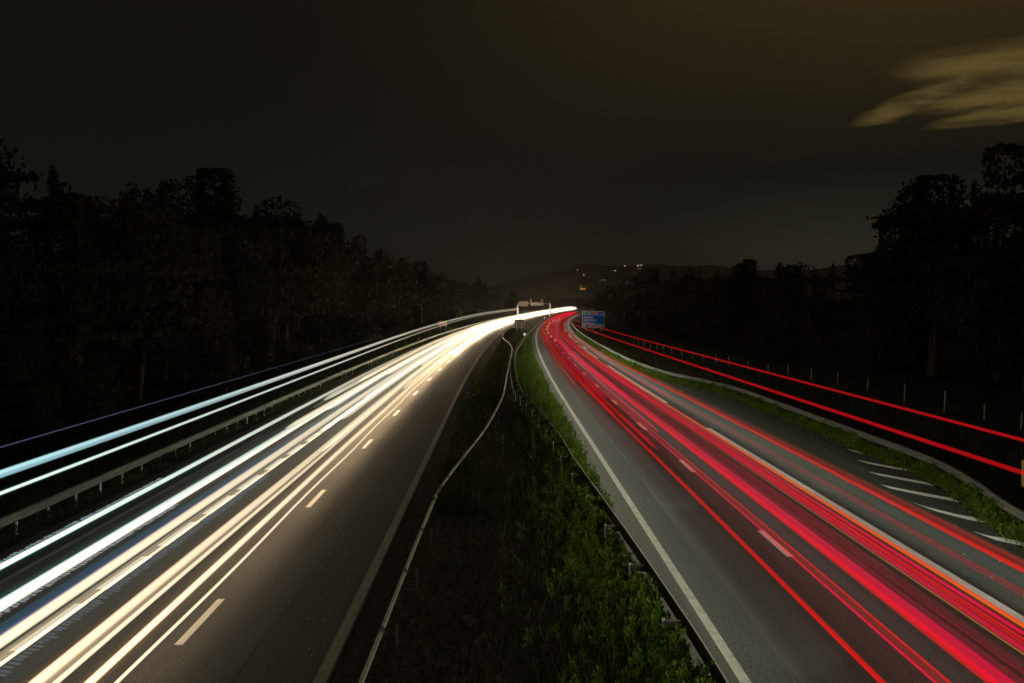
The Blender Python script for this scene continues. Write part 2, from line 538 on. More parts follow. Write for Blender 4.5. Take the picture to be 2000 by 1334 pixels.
# far hills
V, Fc = [], []
hx = np.linspace(-2500, 2500, 120); hy = np.linspace(1500, 3400, 34)
for j, yv in enumerate(hy):
    for i, xv in enumerate(hx):
        t = (yv - 1500) / 1900
        az = xv / yv
        prof = 88 + 34 * math.exp(-((az - 0.12) / 0.10) ** 2) + 22 * math.exp(-((az - 0.34) / 0.08) ** 2) \
            - 38 * math.exp(-((az + 0.02) / 0.07) ** 2) + 7 * math.sin(az * 37) + 4 * math.sin(az * 91 + 1) + 30 * math.exp(-((az + 0.3) / 0.2) ** 2)
        rise = max(0.0, math.sin(min(t * 1.25, 1) * math.pi / 2)) ** 1.2
        V.append((xv, yv, 9 + prof * rise * (1.0 + 0.03 * math.sin(xv * 0.02 + yv * 0.013)) - 6))
n = len(hx)
for j in range(len(hy) - 1):
    for i in range(n - 1):
        p = j * n + i; Fc.append((p, p + 1, p + n + 1, p + n))
hills = mesh_np('hills', V, Fc, mat_plain('wooded_hills', (0.10, 0.10, 0.08), 0.95, 0.05, 0, 0.5, 0.03), None, True)
tag(hills, 'dark wooded hillside on the horizon beyond the bend', kind='structure')
HILL = (np.array(V).reshape(len(hy), n, 3), hx, hy)


def hill_z(x, y):
    A, hx_, hy_ = HILL
    i = int(np.clip(np.searchsorted(hx_, x) - 1, 0, len(hx_) - 2)); j = int(np.clip(np.searchsorted(hy_, y) - 1, 0, len(hy_) - 2))
    u = (x - hx_[i]) / (hx_[i + 1] - hx_[i]); v = (y - hy_[j]) / (hy_[j + 1] - hy_[j])
    return float((A[j, i, 2] * (1 - u) + A[j, i + 1, 2] * u) * (1 - v) + (A[j + 1, i, 2] * (1 - u) + A[j + 1, i + 1, 2] * u) * v)


# ------------------------------------------------------------------ vegetation
def leaf_cloud(base, nleaf, height, spread, size, up=0.5):
    """many rhombic leaves round upright stems: base (N,3), height (N,) -> verts, faces"""
    N = len(base)
    b = np.repeat(base, nleaf, axis=0); H = np.repeat(height, nleaf)
    t = rng.uniform(0.08, 1.0, N * nleaf) ** 0.8
    ang = rng.uniform(0, 2 * np.pi, N * nleaf)
    lean = rng.normal(0, 0.16, (N, 2)); lean = np.repeat(lean, nleaf, axis=0)
    rad = spread * rng.uniform(0.1, 1.0, N * nleaf) * (1.15 - t * 0.75)
    c = b.copy()
    c[:, 0] += np.cos(ang) * rad + lean[:, 0] * t * H; c[:, 1] += np.sin(ang) * rad + lean[:, 1] * t * H
    c[:, 2] += t * H
    L = size * rng.uniform(0.55, 1.35, N * nleaf)
    dirv = np.stack([np.cos(ang) * (1 - up), np.sin(ang) * (1 - up), np.full_like(ang, up) + rng.normal(0, 0.25, len(ang))], 1)
    dirv /= np.linalg.norm(dirv, axis=1)[:, None]
    side = np.stack([-np.sin(ang), np.cos(ang), rng.normal(0, 0.3, len(ang))], 1)
    side /= np.linalg.norm(side, axis=1)[:, None]
    p0 = c; p2 = c + dirv * L[:, None]; mid = c + dirv * (L * 0.45)[:, None]
    wv = side * (L * 0.23)[:, None]
    V = np.stack([p0, mid + wv, p2, mid - wv], 1).reshape(-1, 3)
    F = np.arange(len(V)).reshape(-1, 4)
    return V, F


def blades(base, height, width, lean=0.35):
    N = len(base)
    ang = rng.uniform(0, 2 * np.pi, N)
    side = np.stack([np.cos(ang), np.sin(ang), np.zeros(N)], 1) * (width[:, None])
    lv = rng.normal(0, lean, (N, 2)) * height[:, None]
    top = base.copy(); top[:, 0] += lv[:, 0]; top[:, 1] += lv[:, 1]; top[:, 2] += height
    mid = base.copy(); mid[:, 0] += lv[:, 0] * 0.35; mid[:, 1] += lv[:, 1] * 0.35; mid[:, 2] += height * 0.55
    V = np.stack([base - side, base + side, mid + side * 0.8, top, mid - side * 0.8], 1).reshape(-1, 3)
    i = np.arange(N)[:, None] * 5
    F = np.concatenate([i + np.array([[0, 1, 2, 4]]), i + np.array([[4, 2, 3, 3]])], 0)
    return V, F


def clumpy(x, y, s=1.0, seed=0.0):
    return 0.5 + 0.5 * np.sin(x * 2.1 * s + 1.7 * np.sin(y * 0.9 * s + seed) + seed) * np.cos(y * 1.3 * s + 1.1 * np.sin(x * 1.7 * s + seed * 2))


def place(ds, ysv, h=None):
    P = np.array([tuple(at(d, yv, 0.0)) for d, yv in zip(ds, ysv)])
    if h is not None: P[:, 2] += h
    return P


def sample_strip(n, y0, y1, fa, fb, power=1.0):
    """more samples near the camera, none past y1"""
    u = rng.uniform(0, 1, n) ** power
    yv = y0 + (y1 - y0) * u
    a = np.array([fa(q) for q in yv]); b = np.array([fb(q) for q in yv])
    return a + (b - a) * rng.uniform(0, 1, n), yv, a, b


def grass_strip(d, yv, hgt, wid):
    B = place(d, yv)
    V, F = blades(B, hgt, wid)
    tri = F[F[:, 2] == F[:, 3]] if False else F
    return V, F


def join(parts):
    Vs, Fs, o = [], [], 0
    for V, F in parts:
        Vs.append(V); Fs.append(F + o); o += len(V)
    return np.concatenate(Vs), np.concatenate(Fs)


def quads_blades(base, height, width, lean=0.3):
    """blades as one tapered quad each"""
    N = len(base)
    ang = rng.uniform(0, 2 * np.pi, N)
    side = np.stack([np.cos(ang), np.sin(ang), np.zeros(N)], 1) * width[:, None]
    lv = rng.normal(0, lean, (N, 2)) * height[:, None]
    top = base.copy(); top[:, :2] += lv; top[:, 2] += height
    V = np.stack([base - side, base + side, top + side * 0.25, top - side * 0.25], 1).reshape(-1, 3)
    return V, np.arange(4 * N).reshape(-1, 4)


def mr(y): return interp(RAIL_MR, y)
def ml(y): return interp(RAIL_ML, y)


# bright weeds along the right-hand side of the median
parts = []
n = 12000
u = rng.uniform(0, 1, n) ** 1.35
yv = 13 + 100 * u
right_edge = np.array([min(-0.95, mr(q) + (0.0 if q < 36 else 0.0) - 0.12) if q < 34 else -0.98 for q in yv])
off = np.abs(rng.gamma(1.2, 0.62, n))
d = right_edge - off
keep = (d > -5.6)
cl = clumpy(d * 1.4, yv * 1.2, 1.0, 0.6)
keep &= rng.uniform(0, 1, n) < (0.12 + 1.2 * cl ** 1.4) * np.exp(-off * 0.7)
d, yv, off = d[keep], yv[keep], off[keep]
hgt = rng.uniform(0.16, 0.42, len(d)) * (0.75 + 0.5 * clumpy(d, yv, 2.0, 3.1)) * np.where((yv > 38) & (yv < 95), 1.35, 1.0)
parts.append(leaf_cloud(place(d, yv), 46, hgt * rng.uniform(0.6, 2.0, len(d)), 0.13, 0.090, 0.66))
n = 20000
off = np.abs(rng.gamma(1.1, 0.75, n)); yv = 13 + 110 * rng.uniform(0, 1, n) ** 1.3
d = np.where(yv < 34, np.array([mr(q) for q in yv]) - 0.1, -0.98) - off
keep = d > -5.5
d, yv = d[keep], yv[keep]
parts.append(quads_blades(place(d, yv), rng.uniform(0.12, 0.50, len(d)), rng.uniform(0.004, 0.010, len(d)) * (1 + yv / 60)))
Vv, Ff = join(parts)
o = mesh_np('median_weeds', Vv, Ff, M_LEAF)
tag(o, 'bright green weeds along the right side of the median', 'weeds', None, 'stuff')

# dull growth over the middle of the median
parts = []
n = 9000
d, yv, a_, b_ = sample_strip(n, 13, 110, lambda q: -7.0, lambda q: -1.1, 1.3)
cl = clumpy(d * 0.9, yv * 0.7, 1.0, 2.2)
keep = rng.uniform(0, 1, n) < cl ** 1.2 * 0.8 + 0.12
d, yv = d[keep], yv[keep]
hgt = rng.uniform(0.08, 0.26, len(d))
parts.append(leaf_cloud(place(d, yv), 14, hgt, 0.12, 0.07, 0.5))
n = 40000
d, yv, a_, b_ = sample_strip(n, 13, 120, lambda q: -6.6, lambda q: -1.0, 1.3)
parts.append(quads_blades(place(d, yv), rng.uniform(0.06, 0.26, n), rng.uniform(0.003, 0.009, n) * (1 + yv / 60), 0.6))
Vv, Ff = join(parts)
o = mesh_np('median_dark_grass', Vv, Ff, M_GRASS_DARK)
tag(o, 'dull dark grass over the shaded middle of the median', 'grass', None, 'stuff')

# bushes that bulge out on the left and far edge of the median
parts = []
n = 5200
yv = 30 + 200 * rng.uniform(0, 1, n) ** 1.5
side = rng.uniform(0, 1, n) < 0.6
dl = np.array([interp([(30, -6.5), (38, -6.75), (60, -6.75), (90, -6.3), (110, -6.0), (140, -5.9), (230, -6.2)], q) for q in yv])
off = np.abs(rng.gamma(1.2, 0.42, n))
d = np.where(side, dl + off, -1.0 - off * 1.1)
cl = clumpy(d * 0.5, yv * 0.45, 1.0, 4.0)
keep = rng.uniform(0, 1, n) < 0.35 + 0.65 * cl
d, yv, off, cl = d[keep], yv[keep], off[keep], cl[keep]
hgt = rng.uniform(0.25, 0.62, len(d)) * (0.6 + 0.6 * cl) * np.where(yv < 120, 1.0, 1.25)
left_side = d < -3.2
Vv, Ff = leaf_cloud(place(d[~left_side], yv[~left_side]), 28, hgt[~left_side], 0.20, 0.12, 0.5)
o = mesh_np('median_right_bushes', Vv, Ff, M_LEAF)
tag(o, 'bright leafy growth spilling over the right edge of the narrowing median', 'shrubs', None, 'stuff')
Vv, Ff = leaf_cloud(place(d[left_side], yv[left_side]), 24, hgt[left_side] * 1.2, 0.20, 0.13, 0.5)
o = mesh_np('median_left_bushes', Vv, Ff, mat_leaf('dimmed_leaves', (0.030, 0.040, 0.008), (0.050, 0.058, 0.012), (0.080, 0.085, 0.020), 1.4))  # darker copy of the leaf colour, painting in the dim light on this side
tag(o, 'dull olive bushes bulging along the left edge of the median', 'shrubs', None, 'stuff')

# verge under the right rail
parts = []
n = 5200
yv = 14 + 190 * rng.uniform(0, 1, n) ** 1.25
e = np.array([edge_r(q) for q in yv])
off = rng.normal(0.42, 0.22, n)
d = e + off
cl = clumpy(d * 0.6, yv * 1.1, 1.0, 1.0)
keep = rng.uniform(0, 1, n) < 0.3 + 0.8 * cl
d, yv, cl = d[keep], yv[keep], cl[keep]
hgt = rng.uniform(0.2, 0.52, len(d)) * (0.5 + 1.0 * cl)
parts.append(leaf_cloud(place(d, yv), 26, hgt, 0.16, 0.11, 0.55))
n = 14000
yv = 14 + 200 * rng.uniform(0, 1, n) ** 1.3
d = np.array([edge_r(q) for q in yv]) + rng.uniform(-0.1, 1.3, n)
parts.append(quads_blades(place(d, yv), rng.uniform(0.08, 0.35, n), rng.uniform(0.005, 0.011, n) * (1 + yv / 70)))
Vv, Ff = join(parts)
o = mesh_np('right_verge_weeds', Vv, Ff, M_LEAF)
tag(o, 'green weeds under the right guardrail beside the lay-by', 'weeds', None, 'stuff')

# verge under the left rail
parts = []
n = 4200
yv = 18 + 190 * rng.uniform(0, 1, n) ** 1.3
d = -18.9 - np.abs(rng.gamma(1.1, 0.35, n))
cl = clumpy(d * 0.6, yv * 0.9, 1.0, 5.0)
keep = rng.uniform(0, 1, n) < 0.2 + 0.9 * cl
d, yv, cl = d[keep], yv[keep], cl[keep]
parts.append(leaf_cloud(place(d, yv), 22, rng.uniform(0.12, 0.38, len(d)) * (0.5 + cl), 0.16, 0.10, 0.5))
n = 22000
yv = 18 + 240 * rng.uniform(0, 1, n) ** 1.3
d = -18.8 - 8 * rng.uniform(0, 1, n)
P = place(d, yv)
parts.append(quads_blades(P, rng.uniform(0.08, 0.4, n), rng.uniform(0.006, 0.014, n) * (1 + yv / 70)))
Vv, Ff = join(parts)
o = mesh_np('left_verge_grass', Vv, Ff, mat_leaf('verge_leaves', (0.025, 0.050, 0.014), (0.045, 0.062, 0.016), (0.06, 0.06, 0.025), 1.2))
tag(o, 'dim grass and weeds behind the left guardrail', 'grass', None, 'stuff')

# field grass behind the right rail, to the fence
n = 30000
yv = 20 + 160 * rng.uniform(0, 1, n) ** 1.3
d = np.array([interp(RAIL_R, q) for q in yv]) + 0.6 + 15 * rng.uniform(0, 1, n)
P = place(d, yv)
Vv, Ff = quads_blades(P, rng.uniform(0.08, 0.4, n), rng.uniform(0.006, 0.014, n) * (1 + yv / 60), 0.4)
o = mesh_np('right_field_grass', Vv, Ff, M_GRASS_DARK)
tag(o, 'dark rough grass between the right guardrail and the wire fence', 'grass', None, 'stuff')

# loose chippings and litter specks on the asphalt
def stones(name, n, fa, fb, y0, y1, lab, mat, smin=0.006, smax=0.020):
    V, Fc = [], []
    for k in range(n):
        yv = y0 + (y1 - y0) * random.random() ** 1.3
        dd = fa(yv) + (fb(yv) - fa(yv)) * random.random()
        p = at(dd, yv, 0.012); s = random.uniform(smin, smax) * (1 + yv / 60)
        b = len(V)
        for q in ((1, 0, 0), (-.6, .8, 0), (-.5, -.7, 0), (0.1, 0.1, 0.7), (0, 0, -.4)):
            V.append((p.x + q[0] * s * random.uniform(.6, 1.3), p.y + q[1] * s * random.uniform(.6, 1.3), p.z + q[2] * s))
        Fc += [(b, b + 1, b + 3), (b + 1, b + 2, b + 3), (b + 2, b, b + 3), (b + 1, b, b + 4), (b + 2, b + 1, b + 4), (b, b + 2, b + 4)]
    o = mesh_np(name, V, Fc, mat); tag(o, lab, 'gravel', None, 'stuff')


stones('loose_gravel', 170, lambda y: -10.9, lambda y: -8.1, 16, 75, 'pale gravel specks scattered on the left carriageway fast lane', M_STONE)
stones('edge_gravel', 200, lambda y: edge_r(y) - 2.2, lambda y: edge_r(y) + 0.2, 14, 90, 'pale gravel and litter along the edge of the right lay-by', M_STONE)
stones('median_gravel', 150, lambda y: -0.9, lambda y: -0.2, 14, 60, 'tiny gravel between median rail and solid line', M_STONE, 0.006, 0.014)

# ------------------------------------------------------------------ trees
def crown_mesh(name, seed, rx, rz, nl, size, mat):
    r = np.random.default_rng(seed)
    nb = 26
    ang = r.uniform(0, 2 * np.pi, nb); rr = r.uniform(0.15, 0.8, nb) * rx
    cz = np.clip(r.normal(0, 0.42, nb), -0.85, 0.88) * rz
    k = np.clip(1 - (cz / rz) ** 2, 0.0, 1)
    cen = np.stack([np.cos(ang) * rr * k, np.sin(ang) * rr * k, cz], 1)
    rad = r.uniform(0.22, 0.46, nb) * rx * (0.55 + 0.45 * k)
    which = r.integers(0, nb, nl)
    v = r.normal(0, 1, (nl, 3)); v /= np.linalg.norm(v, axis=1)[:, None]
    rad_ = rad[which] * r.uniform(0.35, 1.05, nl) ** 0.5
    P = cen[which] + v * rad_[:, None] * np.array([1, 1, 0.8])
    P += 0.12 * rx * np.sin(P * 2.3 + seed)
    a = r.normal(0, 1, (nl, 3)); a /= np.linalg.norm(a, axis=1)[:, None]
    b = np.cross(a, r.normal(0, 1, (nl, 3))); b /= np.linalg.norm(b, axis=1)[:, None]
    s = size * r.uniform(0.5, 1.4, nl)
    V = np.stack([P - a * s[:, None], P + b * s[:, None] * .6, P + a * s[:, None], P - b * s[:, None] * .6], 1).reshape(-1, 3)
    me = bpy.data.meshes.new(name)
    F = np.arange(4 * nl).reshape(-1, 4)
    me.from_pydata(V.tolist(), [], F.tolist()); me.materials.append(mat)
    return me


def trunk_mesh(seed, h, crown_h):
    r = random.Random(seed)
    bm = bmesh.new()
    p = Vector((0, 0, -0.4)); rad = 0.26
    for k in range(5):
        q = p + Vector((r.uniform(-.25, .25), r.uniform(-.25, .25), (h + crown_h * 1.2) / 5))
        cyl(bm, p, q, rad, rad * 0.78, 7); p = q; rad *= 0.78
        if k >= 1:
            for s in range(3):
                a = r.uniform(0, 6.28)
                cyl(bm, p, p + Vector((math.cos(a) * r.uniform(1.5, 3), math.sin(a) * r.uniform(1.5, 3), r.uniform(1.2, 2.6))), rad * 0.55, 0.03, 5)
    me = bpy.data.meshes.new('trunk'); bm.to_mesh(me); bm.free(); me.materials.append(M_BARK)
    return me


CR = [crown_mesh('crown', 3, 4.2, 6.2, 24000, 0.13, M_TREELEAF), crown_mesh('crown', 8, 4.8, 5.4, 24000, 0.135, M_TREELEAF_B),
      crown_mesh('crown', 15, 3.6, 6.6, 21000, 0.125, M_TREELEAF), crown_mesh('crown', 21, 5.2, 5.6, 25000, 0.14, M_TREELEAF),
      crown_mesh('crown', 33, 4.6, 6.0, 23000, 0.13, M_TREELEAF_B)]
TR = [trunk_mesh(i, 3.5, 5.0) for i in range(5)]
ORD = ['first', 'second', 'third', 'fourth', 'fifth', 'sixth', 'seventh', 'eighth', 'ninth', 'tenth', 'eleventh', 'twelfth',
       'thirteenth', 'fourteenth', 'fifteenth', 'sixteenth', 'seventeenth', 'eighteenth', 'nineteenth', 'twentieth', 'twenty-first', 'twenty-second']


def tree(x, y, z, H, var, label, group, name='broadleaf_tree', wide=1.0, low=1.0):
    """H total height; local tree is 17 m tall; low > 1 brings the crown down to the ground"""
    s = H / 17.0
    t = empty(name, (x, y, z), random.uniform(0, 6.28))
    tag(t, label, 'tree', group)
    tr = link('trunk', TR[var % 5], t); tr.scale = (s, s, s)
    cr = link('crown', CR[var % 5], t)
    if low > 1.19 and H > 9: low *= 1.12
    ch = 6.0 * s * low
    if H > 9: wide *= 1.3
    cr.scale = (s * wide, s * wide, s * low); cr.location = (0, 0, H - ch * 1.08)
    return t


# front row on the left, from the frame edge to the bend: (y, offset from road line, height)
left_row = [(36, -27.5, 12.5), (44, -30.5, 16.5), (50, -33.5, 18.0), (57, -30, 17.0), (64, -29.0, 15.4), (73, -30.5, 17.0), (83, -29.5, 18.6), (93, -31, 18.8),
            (104, -30, 19.6), (116, -31, 20.8), (130, -30, 20.2), (145, -31, 19), (162, -31, 19.5), (182, -32, 19), (205, -33, 19), (232, -33, 18.5),
            (265, -33, 18), (305, -33, 17), (350, -32, 16), (400, -30, 15), (455, -29, 14), (520, -29, 13)]
for k, (yy, dd, H) in enumerate(left_row):
    p = at(dd, yy, ground_h(dd, yy))
    tree(p.x, p.y, p.z, H, k, 'dark leafy tree, %s from the left edge in the row beside the left carriageway' % ORD[k],
         'trees lining the left carriageway', 'broadleaf_tree', 1.0, 1.25)
for k in range(26):
    yy = 48 + k * 17 + random.uniform(-4, 4); dd = random.uniform(-46, -39)
    p = at(dd, yy, ground_h(dd, yy))
    tree(p.x, p.y, p.z, random.uniform(14.5, 18.5) * (1 if yy > 90 else 0.95), k + 2, 'unlit tree in the back row of the wood on the left', 'trees in the back row on the left', low=1.2)
for k in range(22):
    yy = 26 + k * 8.0 + random.uniform(-2, 2); dd = random.uniform(-26.0, -23.8)
    p = at(dd, yy, ground_h(dd, yy))
    b = tree(p.x, p.y, p.z - 0.3, random.uniform(2.6, 5.0), k, 'low dark bush at the foot of the trees behind the left guardrail', 'bushes behind the left guardrail', 'roadside_bush', 1.7, 1.3)
    b['category'] = 'bush'
# right-hand side: tall trees close to the frame edge, then lower and farther
right_row = [(62, 37.5, 19.3), (70, 34.5, 19.6), (77, 36, 19.0), (84, 34, 18.8), (92, 38, 17.5), (85, 34.0, 18.2), (108, 38.5, 16.2), (112, 33, 12.6), (124, 34, 12.4), (138, 35, 13.2),
             (152, 34, 13.6), (168, 35, 14.2), (186, 34, 14.6), (206, 33, 15), (228, 32, 15.4), (252, 30, 16.0), (280, 28, 16), (312, 26, 15.4), (350, 24, 14.0),
             (395, 22, 12.5), (450, 20, 11.0)]
for k, (yy, dd, H) in enumerate(right_row):
    p = at(dd, yy, ground_h(dd, yy))
    tree(p.x, p.y, p.z, H, k + 1, ('tall dark tree, %s from the right edge in the row beyond the wire fence' if k < 7 else 'dark tree, %s from the right edge in the row beyond the wire fence') % ORD[k],
         'trees beyond the wire fence', 'broadleaf_tree', 1.05, 1.25)
for k in range(22):
    yy = 60 + k * 22 + random.uniform(-5, 5); dd = random.uniform(44, 54)
    p = at(dd, yy, ground_h(dd, yy))
    tree(p.x, p.y, p.z, random.uniform(12, 14) if yy > 100 else random.uniform(17, 19.5), k, 'unlit tree in the back row of the wood on the right', 'trees in the back row on the right', low=1.2)
for k in range(16):
    yy = 90 + k * 12.0 + random.uniform(-2, 2); dd = random.uniform(24.5, 27.5)
    p = at(dd, yy, ground_h(dd, yy))
    b = tree(p.x, p.y, p.z - 0.3, random.uniform(2.5, 5), k, 'low dark bush in front of the trees beyond the wire fence', 'bushes beyond the wire fence', 'field_bush', 1.6, 1.3)
    b['category'] = 'bush'
# one shrub that pokes up beside the right rail
p = at(9.9, 99.0, 0.0)
b = tree(p.x, p.y, -0.2, 1.7, 0, 'small lit shrub growing beside the right guardrail past the lay-by', None, 'rail_shrub', 1.5, 1.2); b['category'] = 'shrub'

# ------------------------------------------------------------------ guardrails
W_PROF = [(-0.155, 0.0), (-0.135, 0.03), (-0.09, 0.078), (-0.05, 0.078), (-0.015, 0.008), (0.015, 0.008), (0.05, 0.078), (0.09, 0.078), (0.135, 0.03), (0.155, 0.0)]


def tube_beam(name, fd, y0, y1, zc, r, mat, parent):
    n = 4 if y1 - y0 <= 5 else max(2, int((y1 - y0) / 3)); V, Fc = [], []
    for i in range(n + 1):
        yv = y0 + (y1 - y0) * i / n; g_ = 1 + yv / 160
        for k in range(10):
            a = 2 * math.pi * k / 10; V.append(at(fd(yv) + math.cos(a) * r * g_, yv, zc + math.sin(a) * r * 1.2 * g_))
    for i in range(n):
        for k in range(10):
            p, q = i * 10 + k, i * 10 + (k + 1) % 10; Fc.append((p, q, q + 10, p + 10))
    return mesh_np(name, V, Fc, mat, parent, True)


def beam_mesh(name, fd, y0, y1, zc, sgn, mat, parent, lap=0.0, thick=0.006):
    """one W-shaped beam; sgn +1 bulges to the right (towards larger offsets)"""
    n = 4 if y1 - y0 <= 5 else max(2, int((y1 - y0) / 3))
    V, Fc = [], []
    m = len(W_PROF)
    for i in range(n + 1):
        yv = y0 + (y1 - y0) * i / n
        for (hh, ww) in W_PROF: V.append(at(fd(yv) + sgn * (ww + lap), yv, zc + hh))
        for (hh, ww) in W_PROF: V.append(at(fd(yv) + sgn * (ww + lap - thick), yv, zc + hh))
    w = 2 * m
    for i in range(n):
        for k in range(m - 1):
            p = i * w + k; Fc.append((p, p + 1, p + w + 1, p + w))
            p = i * w + m + k; Fc.append((p, p + w, p + w + 1, p + 1))
        for a, b in ((0, m), (m - 1, 2 * m - 1)):
            p, q = i * w + a, i * w + b; Fc.append((p, q, q + w, p + w))
    return mesh_np(name, V, Fc, mat, parent, False)


def post_data(h, mat):
    bm = bmesh.new()
    box(bm, (0, 0, h / 2 - 0.2), (0.055, 0.006, h + 0.4)); box(bm, (-0.027, 0.02, h / 2 - 0.2), (0.006, 0.045, h + 0.4))
    box(bm, (0.027, 0.02, h / 2 - 0.2), (0.006, 0.045, h + 0.4))
    me = bpy.data.meshes.new('post'); bm.to_mesh(me); bm.free(); me.materials.append(mat); return me


def spacer_data(w, mat):
    bm = bmesh.new(); box(bm, (0, 0, 0), (w, 0.12, 0.16), 0, 0.01)
    me = bpy.data.meshes.new('spacer'); bm.to_mesh(me); bm.free(); me.materials.append(mat); return me


def bolt_data(mat):
    bm = bmesh.new(); cyl(bm, (-0.012, 0, 0), (0.012, 0, 0), 0.022, 0.022, 6)
    me = bpy.data.meshes.new('bolt'); bm.to_mesh(me); bm.free(); me.materials.append(mat); return me


def guardrail(name, label, pts, y0, y1, sgn, step, post_off, beam_mat, post_mat, zc=0.60, post_h=0.66, near=110, spacer=True, tubular=False):
    fd = lambda q: interp(pts, q)
    t = empty(name, (0, 0, 0)); tag(t, label, 'guardrail')
    y = y0
    while y < y1:
        L = 4.0 if y < near else 24.0
        e = min(y + L, y1)
        if tubular:
            tube_beam('beam' if y < near else 'far_beam', fd, y, e, zc + 0.08, 0.040, beam_mat, t)
            if y < near: tube_beam('joint_sleeve', fd, y - 0.14, y + 0.14, zc + 0.08, 0.047, M_STEEL_DULL, t)
            y = e; continue
        beam_mesh('beam' if y < near else 'far_beam', fd, y, e + 0.12 if e < near else e, zc, sgn, beam_mat, t, 0.0 if int(round(y / 4)) % 2 else 0.008)
        y = e
    pm = post_data(post_h, post_mat); sm = spacer_data(abs(post_off) - 0.03, beam_mat); bo = bolt_data(M_STEEL_DULL)
    y = y0 + 0.6
    while y < min(y1, 230):
        p = at(fd(y) - sgn * post_off, y, 0)
        o = link('post', pm, t); o.location = p; o.rotation_euler = (0, 0, -heading(y))
        if spacer and y < near:
            o = link('spacer', sm, t); o.location = at(fd(y) - sgn * post_off / 2, y, zc); o.rotation_euler = (0, 0, -heading(y))
            o = link('bolt', bo, t); o.location = at(fd(y) + sgn * 0.016, y, zc); o.rotation_euler = (0, 0, -heading(y))
        y += step if y < near else step * 2
    return t


LEFT_RAIL = [(8, -19.0), (420, -19.0)]
guardrail('left_guardrail', 'galvanised steel guardrail with short posts along the far left shoulder', LEFT_RAIL, 14, 420, 1, 2.0, 0.16, M_STEEL, M_STEEL_POST)
guardrail('median_left_guardrail', 'pale wavering guardrail on the left side of the median', RAIL_ML, 10, 400, -1, 4.0, 0.22, mat_plain('pale_rail', (0.42, 0.41, 0.34), 0.45, 0.5, 0.2, 0.15, 4.0), M_STEEL_DULL, 0.60, 0.62, 110, False, True)
guardrail('median_right_guardrail', 'dark rusty guardrail with white-lit posts on the right side of the median', RAIL_MR, 10, 400, 1, 4.0, 0.42, M_STEEL_DULL, M_STEEL_POST, 0.60, 0.72)
guardrail('right_guardrail', 'dull steel guardrail bending outward around the lay-by', RAIL_R, 14, 300, -1, 4.0, 0.22, mat_plain('right_rail_steel', (0.115, 0.108, 0.09), 0.55, 0.4, 0.2, 0.25, 4.0), M_STEEL_POST, 0.62, 0.66)

# ------------------------------------------------------------------ wire fence on the right
fence = empty('wire_fence', (0, 0, 0)); tag(fence, 'thin wire fence with pale stakes in the field beyond the right guardrail', 'fence')
FP = [(1994, 845), (1922, 825), (1844, 807), (1766, 790), (1694, 766), (1636, 754), (1585, 745), (1540, 736), (1500, 732), (1461, 725), (1423, 717), (1398, 711), (1372, 707), (1353, 703),
      (1332, 699), (1312, 693), (1296, 689), (1283, 686), (1270, 683), (1258, 680), (1247, 677), (1238, 674)]
tops = []
pd = bmesh.new(); cyl(pd, (0, 0, -0.3), (0, 0, 1.12), 0.036, 0.032, 6)
pme = bpy.data.meshes.new('stake'); pd.to_mesh(pme); pd.free(); pme.materials.append(mat_plain('stake_metal', (0.28, 0.28, 0.26)))
for k, (px, py) in enumerate(FP):
    X, Y = unproj(px, py)
    o = link('stake', pme, fence); o.location = (X, Y, 0.02)
    lean = random.uniform(-0.05, 0.05); o.rotation_euler = (random.uniform(-.04, .04), lean, 0)
    o.scale = (1 + Y / 160, 1 + Y / 160, 1.25 if 1740 < px < 1850 else random.uniform(0.88, 1.08))
    tops.append((X, Y))
for hgt in (0.3, 0.6, 0.92):
    bm = bmesh.new()
    for (a, b) in zip(tops, tops[1:]):
        cyl(bm, (a[0], a[1], hgt), (b[0], b[1], hgt), 0.005, 0.005, 4)
    mesh_bm('wire', bm, M_STEEL_DULL, fence)

# ------------------------------------------------------------------ signs
def text(body, loc, size, mat, parent, name='lettering', italic=0.0, bold=0.006, align='LEFT', width=None):
    cu = bpy.data.curves.new(name, 'FONT'); cu.body = body; cu.size = size; cu.extrude = 0.006; cu.align_x = align
    cu.shear = italic; cu.offset = bold; cu.resolution_u = 3
    tmp = bpy.data.objects.new('tmp', cu); C.objects.link(tmp)
    bpy.context.view_layer.update()
    me = bpy.data.meshes.new_from_object(tmp.evaluated_get(bpy.context.evaluated_depsgraph_get()))
    bpy.data.objects.remove(tmp); bpy.data.curves.remove(cu)
    me.materials.clear(); me.materials.append(mat)
    o = link(name, me, parent); o.location = loc; o.rotation_euler = (math.pi / 2, 0, 0)
    if width:
        xs = [v.co.x for v in me.vertices]; o.scale = (width / (max(xs) - min(xs)), 1, 1)
    return o


SY = 234.0
def sx(px, y=SY): return (px - 1000) / F_PX * y
def sz(py, y=SY): return CAM_H - (py - YH) / F_PX * y


